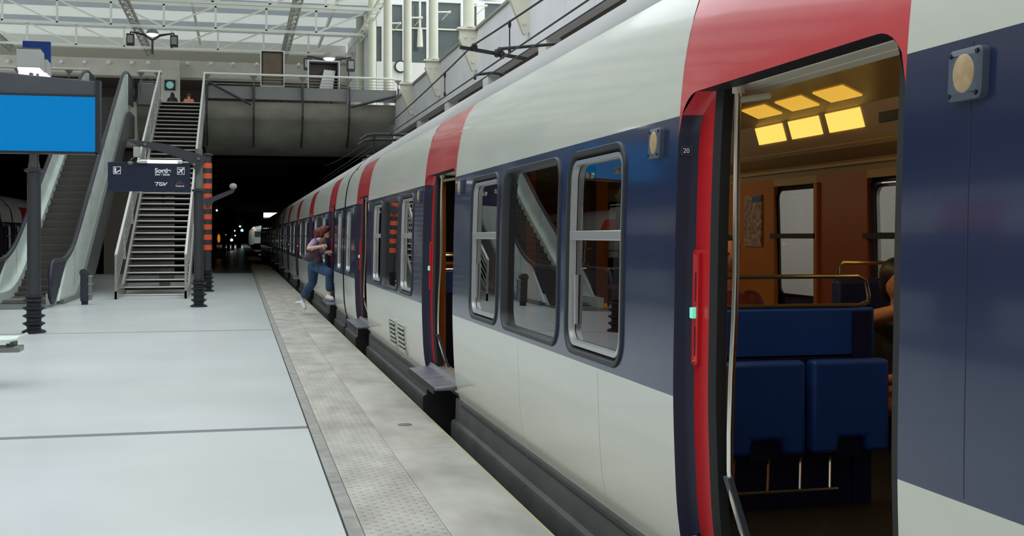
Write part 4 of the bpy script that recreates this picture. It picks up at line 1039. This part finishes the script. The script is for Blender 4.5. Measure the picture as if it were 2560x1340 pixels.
# lamp boxes over the screen
for i, (x0, x1, y0, y1, Y, lab) in enumerate(((40, 101, 124, 167, SY - .1, 'grey box floodlight with a lit underside standing above the blue screen'), (96, 118, 150, 181, SY + .35, 'second grey box floodlight half hidden behind the first above the screen'))):
    q0 = at(x0, y1, Y=Y); q1 = at(x1, y0, Y=Y)
    if i: q0.x -= .3
    t = thing('box_floodlight', ((q0.x + q1.x) / 2, Y, q0.z), lab, 'lamp')
    g = B(); w_ = q1.x - q0.x; g.prism([(Y, q0.z), (Y + .02, q1.z), (Y + .34, q1.z - .0), (Y + .42, q0.z - .05)], 'x', q0.x, q1.x); g.build('housing', 'lampbox', t, bevel=.008)
    g = B(); g.box(q0.x + .02, q1.x - .02, Y + .06, Y + .3, q1.z, q1.z + .03); g.build('lid', 'lampdark', t)
    g = B(); g.add([(q0.x + .015, Y + .01, q0.z - .008), (q1.x - .015, Y + .01, q0.z - .008), (q1.x + .03, Y + .41, q0.z - .056), (q0.x - .02, Y + .41, q0.z - .056)], [(0, 1, 2, 3)]); g.build('lit_glass', 'flood', t, smooth=0)
    g = B(); g.tube([((q0.x + q1.x) / 2, Y + .25, q0.z - .05), ((q0.x + q1.x) / 2, Y + .25, a.z + .9)], .03, 8); g.build('bracket', 'post', t)
# sign post
b2 = at(497, 767, Z=0); PX2, PY2 = b2.x, b2.y
zl = at(497, 478, Y=PY2).z; zt2 = at(497, 372, Y=PY2).z
p2 = post(PX2, PY2, zt2, 'dark ribbed-base post carrying the navy exit sign', zl=zl)
g = B(); pl = [(at(px, py, Y=PY2).x, at(px, py, Y=PY2).z) for px, py in ((317, 351), (362, 354), (420, 362), (515, 392), (516, 398), (492, 437), (480, 410), (455, 397), (400, 378), (340, 362))]
g.prism(pl, 'y', PY2 - .14, PY2 - .11); g.prism(pl, 'y', PY2 + .11, PY2 + .14); g.build('gusset_arm', 'post', p2, smooth=0)
for px, py in ((497, 398), (486, 412), (364, 362)):
    q = at(px, py, Y=PY2); g = B(); g.tube([q + Vector((0, -.17, 0)), q + Vector((0, .17, 0))], .03, 8); g.build('bolt', 'postlight', p2)
# the sign
SYY = PY2 - .05
A = at(270, 478, Y=SYY); Bq = at(476, 408, Y=SYY)
sg = thing('exit_sign', ((A.x + Bq.x) / 2, SYY, A.z), 'navy hanging direction sign reading Sortie under a lit tube', 'sign')
g = B(); g.box(A.x, Bq.x, SYY - .04, SYY + .04, A.z, Bq.z); g.build('panel', 'signnavy', sg, bevel=.004)
def sp_(px, py): return at(px, py, Y=SYY - .045)
def tx(body, px, py, hpx, k='signwhite', **kw):
    q = sp_(px, py); q.y = SYY - .045; return text(body, q, hpx * (q - Vector((0, 0, HC))).length / FPX / .69, k, parent=sg, **kw)
tx('Sortie', 387, 431.5, 10.5, bold=.004); tx('Exit • Salida', 387.5, 438.5, 5.0, bold=.001)
def logo(name, polys, k):
    g = B()
    for poly in polys: 
        pp = [(sp_(*p).x, sp_(*p).z) for p in poly]; g.prism(pp, 'y', SYY - .046, SYY - .042)
    return g.build(name, k, sg, smooth=0)
g = B()
for (px0, py0, px1, py1) in ((283, 416.5, 302, 435), (443, 418, 461.5, 436.5)):
    a_ = sp_(px0, py1); b_ = sp_(px1, py0); rect_frame(g, a_.x, b_.x, a_.z, b_.z, SYY - .046, .010, .005)
g.build('pictogram_frames', 'signwhite', sg, smooth=0)
logo('escalator_pictogram', [[(286, 432), (286, 420), (289, 418), (291, 424), (289, 430), (300, 424), (300, 427), (290, 433)], [(287, 417), (290, 417), (290, 420), (287, 420)]], 'signwhite')
logo('aeroplane_pictogram', [[(459, 420), (460, 423), (455, 427), (457, 433), (455, 434), (452, 429), (448, 432), (448, 434), (447, 434), (446, 431), (444, 430), (445, 429), (448, 429), (451, 426), (445, 423), (446, 421), (453, 423), (457, 420)]], 'signwhite')
logo('tgv_logo', [[(386.5, 455.2), (401, 455.2), (400, 457), (395.5, 457), (392, 464.5), (389.5, 464.5), (393, 457), (387.5, 457)], [(398, 463), (397.5, 460), (401, 456), (408, 455.6), (407.5, 457.2), (403, 457.4), (400, 460), (400.5, 462.5), (404, 462.5), (405.2, 460.8), (402.5, 460.8), (403.2, 459.4), (408, 459.4), (406, 464.4), (400, 464.6)], [(408.5, 456), (411, 456), (411.5, 461.5), (416.5, 456), (419.5, 456), (411.5, 464.5), (409.3, 464.5)]], 'signwhite')
logo('divider', [[(427.7, 452), (428.5, 452), (428.5, 466), (427.7, 466)]], 'signred')
logo('swoosh_logo', [[(437, 461), (442, 458), (450, 456.5), (456, 456.5), (462, 459), (455, 458.6), (449, 459), (443, 461)], [(443, 455), (446, 452.5), (450, 451.6), (452, 453), (448, 456), (449.5, 454), (447, 454)]], 'signred')
tx('THALYS', 438.5, 467, 3.4, bold=.001, sx=1.15)
g = B(); a_ = at(353, 403.5, Y=SYY - .1); b_ = at(448, 406.5, Y=SYY - .1); a_.z = b_.z = a_.z
g.tube([a_ + Vector((.12, 0, 0)), b_ - Vector((.02, 0, 0))], .034, 12); lt = g.build('tube_lamp', 'tube', sg)
g = B(); g.tube([a_ - Vector((.05, 0, 0)), a_ + Vector((.12, 0, 0))], .042, 12); g.build('tube_cap', 'alu', lt); g = B(); g.tube([b_ - Vector((.03, 0, 0)), b_ + Vector((.06, 0, 0))], .042, 12); g.obox((b_.x + .05, SYY - .1, b_.z), (PX2, SYY, b_.z), .02, .03); g.build('tube_cap', 'alu', lt)
for px in (363, 372):
    q = at(px, 408, Y=SYY); g = B(); g.tube([q, at(px, 362, Y=SYY)], .014, 6); g.build('hanger', 'alu', sg)
sp2 = thing('clamp_spotlight', at(341, 396, Y=PY2 - .1), 'pale square speaker box hanging left of the exit sign arm', 'lamp')
g = B(); q0 = at(334, 393, Y=PY2 - .1); q1 = at(350, 368, Y=PY2 - .1); g.box(q0.x, q1.x, PY2 - .2, PY2 - .02, q0.z, q1.z); g.build('housing', 'lampbox', sp2, bevel=.01)
g = B(); q = at(345, 360, Y=PY2 - .1); g.tube([at(345, 368, Y=PY2 - .1), q], .015, 6); g.tube([at(336, 393, Y=PY2 - .1), at(326, 400, Y=PY2 - .1)], .012, 6); g.ell(at(326, 408, Y=PY2 - .1), (.06, .06, .045), 10); g.build('bracket', 'postlight', sp2)
# banded post behind with its spotlight arm
b3 = at(519, 729, Z=0); PX3, PY3 = b3.x, b3.y
p3 = post(PX3, PY3, 3.55, 'far dark post banded with orange and black rings')
zb0 = at(517, 625, Y=PY3).z; zb1 = at(517, 408, Y=PY3).z
n = 17; h = (zb1 - zb0) / n
g = B()
for i in range(n):
    z = zb0 + h * i; g.lathe(PX3, PY3, [(.112, z), (.112, z + h)], 20, 'orange' if i % 2 == 0 else 'post')
g.build('banded_sleeve', None, p3)
g = B(); pl = [(at(px, py, Y=PY3 - .3).x, at(px, py, Y=PY3 - .3).z) for px, py in ((505, 497), (530, 492), (584, 471), (587, 476), (583, 482), (535, 503), (521, 519), (513, 515))]
g.prism(pl, 'y', PY3 - .18, PY3 - .12); ar = g.build('spotlight_arm', 'post', p3, smooth=0)
q = at(583, 466, Y=PY3 - .15); g = B(); g.ell(q, (.10, .10, .085), 14); g.tube([at(583, 476, Y=PY3 - .15), q], .03, 8); g.build('spotlight_head', 'lampbox', ar)
# litter bin
b4 = at(213, 762, Z=0); zt4 = at(213, 672, Y=b4.y).z; x0 = at(198, 700, Y=b4.y).x; x1 = at(230, 700, Y=b4.y).x
t = thing('litter_bin', (b4.x, b4.y, 0), 'dark narrow litter bin standing at the foot of the escalator', 'bin')
g = B(); g.box(x0 + .02, x1 - .08, b4.y, b4.y + .2, .07, zt4 - .1); g.build('body', 'bin', t, bevel=.02)
g = B(); g.box(x0 + .04, x1 - .1, b4.y + .02, b4.y + .18, 0, .08); g.build('foot', 'rubber', t)
g = B(); g.prism([(x0, zt4 - .12), (x1 - .06, zt4 - .12), (x1 - .08, zt4 - .04), (x1 - .14, zt4), (x0 + .06, zt4), (x0 + .01, zt4 - .04)], 'y', b4.y - .01, b4.y + .22); g.build('hood', 'post', t, bevel=.01)
g = B(); g.box(x1 - .08, x1 - .01, b4.y + .02, b4.y + .16, .1, zt4 - .14)
for z in (.2, .42, .58): g.box(x1 - .09, x1 + .01, b4.y, b4.y + .18, z, z + .03)
g.build('ash_compartment', 'steeldark', t, bevel=.008)
# bench end at the left edge
pb = at(52, 846, Z=.47); t = thing('platform_bench', (pb.x - .6, pb.y, 0), 'metal bench end poking in at the left edge below the dark post', 'bench')
Yb = pb.y; g = B(); 
for i in range(5): g.tube([(pb.x - 1.6, Yb + .09 * i, .455), (pb.x - .09, Yb + .09 * i, .455), (pb.x - .03, Yb + .09 * i, .465), (pb.x, Yb + .09 * i, .49)], .014, 8)
g.box(pb.x - 1.6, pb.x - .1, Yb - .02, Yb + .4, .425, .445); g.build('seat_slats', 'steel', t)
g = B(); g.box(pb.x - 1.6, pb.x - .02, Yb + .05, Yb + .3, .33, .385); g.build('beam', 'steeldark', t, bevel=.008)
g = B(); g.ell((pb.x - .1, Yb + .1, .40), (.03, .04, .03), 10); g.box(pb.x - .14, pb.x - .08, Yb + .05, Yb + .3, .385, .43); g.build('bracket', 'post', t)
for xx in (pb.x - 1.4, pb.x - .45):
    g = B(); g.box(xx - .04, xx + .04, Yb + .12, Yb + .22, 0, .34); g.box(xx - .08, xx + .08, Yb + .02, Yb + .32, 0, .02); g.build('leg', 'steeldark', t)
# platform utility lid
g = B(); q = at(1012, 1062, Z=0); g.lathe(q.x, q.y, [(.055, .0015), (.055, .004), (.05, .005)], 24); tag(g.build('round_cover', 'joint'), 'small round metal cover set in the platform edge slab', 'cover')
# distant tunnel lamps
for i, (px, py, Y, k, r) in enumerate(((542, 526, 60, 'lampwhite', .045), (524, 526, 56, 'lampwhite', .045), (605, 576, 140, 'lampcyan', .16), (579, 600, 120, 'lampwhite', .13), (587, 577, 130, 'lampwhite', .08), (588, 589, 125, 'lampwhite', .07), (564, 587, 110, 'lampwhite', .05), (564, 618, 110, 'lampwhite', .05), (600, 566, 140, 'lampwhite', .1), (547, 596, 80, 'lamporange', .1))):
    q = at(px, py, Y=Y)
    lb = ['tiny bright tunnel lamp right of the banded post', 'tiny bright tunnel lamp touching the banded post', 'tiny cyan signal light deep in the tunnel', 'brightest tiny white lamp low in the tunnel', 'small pale lamp left of the cyan signal', 'faint lamp below the pale one in the tunnel', 'faint lamp on the far left of the tunnel lights', 'faint low lamp near the tunnel floor', 'faint lamp above the cyan signal', 'dim orange lit panel in the tunnel behind the banded post'][i]
    t = thing('tunnel_lamp', (q.x, Y, 0 if i > 3 else q.z - .1), lb, 'lamp')
    g = B(); g.ell(q, (r, r, r * (3 if k == 'lamporange' else 1)), 10); g.build('bulb', k, t)
    g = B(); g.tube([(q.x, Y + r, q.z), (q.x, Y + r + .1, q.z)], r * .7, 8); g.tube([(q.x, Y + r + .1, q.z), (q.x, Y + r + .1, 4.6)], .03, 6); g.build('fitting', 'post', t)
for i, (px, Y) in enumerate(((571, 118), (582, 128), (594, 145), (600, 150), (560, 100))):
    q = at(px, 600, Y=Y); g = B(); g.lathe(q.x, Y, [(.16, 0), (.14, 4.6)], 12); tag(g.build('tunnel_column', 'post'), ['thin dark column among the distant tunnel lamps, left of centre', 'thin dark column beside the brightest distant lamp', 'thin dark column in front of the distant bright floor', 'thin dark column furthest down the platform', 'thin dark column nearest in the tunnel'][i], 'column')

# ================================================================ people
def body(name, parts, k, parent, voxel=.011, smooth=6):
    g = B()
    for p in parts:
        if p[0] == 'c':                       # tapered limb through points
            pts, rs = p[1], p[2]; g.tube(pts, 0, 12, None, True, rs)
            for q, r in zip(pts, rs): g.ell(q, (r, r, r), 12)
        else: g.ell(p[1], p[2], 16, p[3] if len(p) > 3 else None)
    o = g.build(name, k, parent, smooth=0)
    m_ = o.modifiers.new('r', 'REMESH'); m_.mode = 'VOXEL'; m_.voxel_size = voxel; m_.use_smooth_shade = True
    if smooth: s_ = o.modifiers.new('s', 'SMOOTH'); s_.iterations = smooth; s_.factor = .5
    dg = bpy.context.evaluated_depsgraph_get(); me = bpy.data.meshes.new_from_object(o.evaluated_get(dg)); o.modifiers.clear(); o.data = me
    me.materials.clear(); me.materials.append(M[k]); me.shade_smooth()
    return o
V = Vector
WY = 21.25
def wp(px, py, Y=WY): return at(px, py, Y=Y)
# key joints read off the photograph, at real depths
heel = wp(765, 770, 22.0); toe = wp(745, 760, 22.1)
hipR = wp(783, 668, 21.35); hipL = wp(797, 668, 21.2); kneeB = wp(782, 705, 21.6); ankB = wp(757, 744, 22.0)
kneeF = wp(824, 683, 20.75); ankF = wp(824, 733, 20.75)
chest = wp(797, 618, 21.2); waist = wp(790, 650, 21.3); neck = wp(806, 597, 21.05); head = wp(813, 581, 20.95)
shR = wp(785, 608, 21.0); shL = wp(804, 606, 21.35); elR = wp(772, 621, 20.85); haR = wp(803, 616, 20.75); elL = wp(800, 633, 21.45); haL = wp(816, 631, 21.1)
wom = thing('person', (heel.x, 21.4, 0), 'red-haired woman in cropped jeans carrying a brown shoulder bag, stepping from platform into the train', 'person')
P_ = []
P_ += [('e', chest + V((0, 0, .01)), (.125, .105, .17), Matrix.Rotation(.25, 3, 'Y')), ('e', waist, (.11, .10, .12)), ('e', (hipR + hipL) / 2 + V((0, 0, .03)), (.125, .14, .10))]
P_ += [('c', [chest + V((.03, 0, .08)), neck, head], [.06, .045, .05])]
P_ += [('e', head + V((0, 0, .01)), (.078, .07, .10)), ('e', head + V((.068, -.01, -.015)), (.022, .012, .018)), ('e', head + V((.04, 0, -.065)), (.04, .04, .035))]
P_ += [('c', [hipR, kneeB, ankB], [.085, .058, .036]), ('c', [hipL, kneeF, ankF], [.085, .058, .036]), ('c', [ankB, wp(756, 755, 22.0), wp(762, 766, 21.9)], [.036, .03, .026]), ('c', [ankF, wp(824, 741, 20.75), wp(830, 745, 20.6)], [.036, .03, .024])]
P_ += [('c', [chest + V((-.06, 0, .1)), shR, elR, haR], [.05, .05, .037, .026]), ('c', [chest + V((.03, .06, .1)), shL, elL, haL], [.05, .05, .036, .026])]
for hnd, d in ((haR, V((1, -.1, .15)).normalized()), (haL, V((1, -.15, .1)).normalized())):
    side = V((0, 1, 0)).cross(d).normalized(); P_.append(('e', hnd + d * .035, (.042, .022, .034)))
    for i in range(4):
        b_ = hnd + d * .06 + side * (.026 - .017 * i); l = (.034, .040, .037, .028)[i]
        P_.append(('c', [b_, b_ + d * l, b_ + d * (l + .012) + V((0, .02, -.012))], [.009, .008, .007]))
    b_ = hnd + d * .03 + side * .035; P_.append(('c', [b_, b_ + d * .02 + side * .02, b_ + d * .045 + side * .022], [.010, .009, .008]))
body('skin_body', P_, 'skin', wom, .010, 2)
for s_ in (-1, 1):
    g = B(); g.ell(head + V((.068, .028 * s_, .012)), (.010, .012, .008), 8); g.build('eye', 'darkhair', wom)
g = B(); g.ell(head + V((.072, -.0, -.045)), (.008, .022, .006), 8); g.build('mouth', 'signred', wom)
body('hair', [('e', head + V((-.02, 0, .035)), (.095, .088, .095)), ('e', head + V((-.06, 0, -.015)), (.065, .08, .085)), ('e', head + V((-.125, 0, .0)), (.085, .07, .085)), ('e', head + V((.03, 0, .075)), (.07, .07, .04)), ('c', [head + V((-.14, 0, -.03)), head + V((-.17, 0, -.09))], [.05, .025])], 'hair', wom, .012, 3)
def lerp(a, b, t): return a + (b - a) * t
body('jeans', [('e', (hipR + hipL) / 2 + V((0, 0, .05)), (.15, .155, .12)), ('c', [hipR, kneeB, lerp(kneeB, ankB, .5), lerp(kneeB, ankB, .80)], [.108, .082, .078, .078]), ('c', [hipL, kneeF, lerp(kneeF, ankF, .45), lerp(kneeF, ankF, .75)], [.108, .084, .075, .072])], 'jeans', wom, .012, 4)
body('t_shirt', [('e', chest + V((0, 0, .0)), (.142, .125, .18), Matrix.Rotation(.25, 3, 'Y')), ('e', waist + V((0, 0, .01)), (.13, .125, .14)), ('c', [chest + V((-.06, 0, .09)), shR, lerp(shR, elR, .75)], [.075, .07, .058]), ('c', [chest + V((.03, .06, .09)), shL, lerp(shL, elL, .6)], [.075, .07, .055])], 'tshirt', wom, .012, 4)
for (h_, t_, an) in ((wp(757, 756, 22.0), wp(762, 770, 21.85), ankB), (wp(822, 743, 20.78), wp(831, 747, 20.58), ankF)):
    body('trainer', [('c', [h_ + V((-.02, 0, 0)), lerp(h_, t_, .5), t_], [.042, .044, .036]), ('e', h_ + V((0, 0, .02)), (.042, .042, .05))], 'shoe', wom, .01, 2)
body('trainer', [('c', [wp(741, 757, 22.05), wp(750, 756, 22.02), wp(757, 760, 22.0)], [.028, .036, .04])], 'shoe', wom, .01, 2)
bc = wp(781, 641, 20.98)
body('shoulder_bag', [('e', bc, (.15, .06, .10), Matrix.Rotation(-.15, 3, 'Y')), ('e', bc + V((-.10, 0, -.03)), (.08, .05, .05)), ('e', bc + V((.08, 0, -.06)), (.09, .06, .08)), ('e', bc + V((.05, 0, .05)), (.09, .05, .07))], 'bag', wom, .012, 4)
g = B(); g.tube([bc + V((-.1, 0, .05)), shR + V((-.02, -.06, .03)), shR + V((.02, .0, .07)), shR + V((.06, .1, .0)), bc + V((.12, .05, .06))], .012, 6); g.build('bag_strap', 'bag', wom)
# two people standing beyond the stair head
def stander(px, Y, top, lab, khair, kcloth, long_hair):
    h_ = at(px, top, Y=Y); z0 = h_.z - 1.68; x = h_.x
    t = thing('person', (x, Y, 6.35), lab, 'person'); f = lambda dx, dz: V((x + dx, Y, 6.35 + dz))
    dz = h_.z - 6.35 - .0
    H_ = dz
    body('skin_body', [('e', f(0, H_ - .12), (.075, .085, .11)), ('c', [f(0, H_ - .2), f(0, H_ - .3)], [.05, .055]), ('e', f(0, H_ * .73), (.17, .11, .2)), ('e', f(0, H_ * .56), (.15, .11, .12)), ('c', [f(-.09, H_ * .52), f(-.1, H_ * .27), f(-.1, .08)], [.085, .06, .045]), ('c', [f(.09, H_ * .52), f(.1, H_ * .27), f(.1, .08)], [.085, .06, .045]), ('c', [f(-.17, H_ * .8), f(-.23, H_ * .62), f(-.2, H_ * .48)], [.055, .04, .03]), ('c', [f(.17, H_ * .8), f(.23, H_ * .62), f(.2, H_ * .48)], [.055, .04, .03])], 'skin', t, .02, 3)
    body('top', [('e', f(0, H_ * .74), (.2, .14, .22)), ('e', f(0, H_ * .6), (.17, .13, .15)), ('c', [f(-.14, H_ * .82), f(-.24, H_ * .66)], [.08, .07]), ('c', [f(.14, H_ * .82), f(.24, H_ * .66)], [.08, .07])], kcloth, t, .02, 3)
    body('trousers', [('e', f(0, H_ * .53), (.18, .14, .13)), ('c', [f(-.09, H_ * .5), f(-.1, H_ * .27), f(-.1, .1)], [.11, .085, .075]), ('c', [f(.09, H_ * .5), f(.1, H_ * .27), f(.1, .1)], [.11, .085, .075])], 'darkcloth', t, .02, 3)
    hp = [('e', f(0, H_ - .09), (.09, .1, .105))]
    if long_hair: hp += [('c', [f(0, H_ - .12), f(0, H_ - .3), f(0, H_ - .42)], [.1, .14, .16])]
    body('hair', hp, khair, t, .02, 3)
    for s_ in (-1, 1):
        body('shoe', [('c', [f(s_ * .1, .05), f(s_ * .1, .05) + V((0, -.14, -.01))], [.045, .038])], 'darkcloth', t, .015, 1)
stander(431, 56, 231, 'distant person with long black hair seen from behind above the stair top', 'darkhair', 'darkcloth', True)
stander(472, 56, 234, 'distant person in a salmon top above the stair top', 'hair', 'salmon', False)
# two seated passengers glimpsed through the open door
def sitter(x, y, zh, lab, kc, hand=None, khair='darkhair'):
    t = thing('person', (x, y, .2), lab, 'person'); f = lambda dx, dy, z: V((x + dx, y + dy, z))
    body('skin_body', [('e', f(0, 0, zh), (.075, .085, .105)), ('e', f(0, -.075, zh - .01), (.014, .02, .018)), ('c', [f(0, 0, zh - .08), f(0, .02, zh - .2)], [.045, .05]), ('e', f(0, .02, zh - .38), (.16, .1, .2)), ('c', [f(-.09, 0, .62), f(-.1, -.42, .64), f(-.1, -.42, .26)], [.08, .06, .045]), ('c', [f(.09, 0, .62), f(.1, -.42, .64), f(.1, -.42, .26)], [.08, .06, .045]), ('e', f(0, .0, .66), (.16, .13, .12)),
        ('c', [f(-.17, .02, zh - .25), f(-.22, -.06, zh - .5), f(-.16, -.28, zh - .45)], [.05, .04, .03]), ('c', [f(.17, .02, zh - .25), f(.22, -.06, zh - .5), f(.12, -.28, zh - .45)], [.05, .04, .03])] + (hand or []), 'skin2', t, .012, 3)
    body('top', [('e', f(0, .02, zh - .38), (.185, .125, .21)), ('e', f(0, .02, .75), (.17, .14, .15)), ('c', [f(-.15, .02, zh - .25), f(-.22, -.05, zh - .46)], [.065, .055]), ('c', [f(.15, .02, zh - .25), f(.22, -.05, zh - .46)], [.065, .055])], kc, t, .015, 3)
    body('hair', [('e', f(0, .03, zh + .035), (.088, .095, .09)), ('e', f(0, .06, zh - .02), (.08, .06, .09))], khair, t, .012, 3)
    for s_ in (-1, 1):
        body('eye', [('e', f(s_ * .03, -.082, zh + .015), (.01, .006, .006))], 'darkhair', t, .004, 0)
        body('shoe', [('c', [f(s_ * .1, -.42, .245), f(s_ * .1, -.54, .235)], [.04, .035])], 'darkcloth', t, .012, 1)
q = at(1818, 640, Y=5.95)
sitter(q.x, 5.95, q.z, 'dim seated passenger with dark hair behind the grab pole in the open doorway', 'seat_red')
q = at(2262, 655, Y=5.2)
hd = at(2240, 680, Y=4.95)
hand = [('c', [V((q.x - .16, 5.22, q.z - .28)), V((hd.x + .04, 4.95, hd.z - .18)), V((hd.x, 4.78, hd.z - .06))], [.045, .036, .026]), ('e', V((hd.x, 4.76, hd.z - .0)), (.035, .022, .045))] + [('c', [V((hd.x - .026 + .017 * i, 4.755, hd.z + .03)), V((hd.x - .024 + .016 * i, 4.745, hd.z + .075)), V((hd.x - .022 + .016 * i, 4.72, hd.z + .095))], [.009, .008, .007]) for i in range(4)] + [('c', [V((hd.x - .03, 4.76, hd.z - .02)), V((hd.x - .055, 4.745, hd.z + .02)), V((hd.x - .05, 4.735, hd.z + .045))], [.011, .009, .008])]
sitter(3.25, 5.25, 1.22, 'seated passenger whose raised hand shows at the right edge of the open doorway', 'darkcloth', hand)
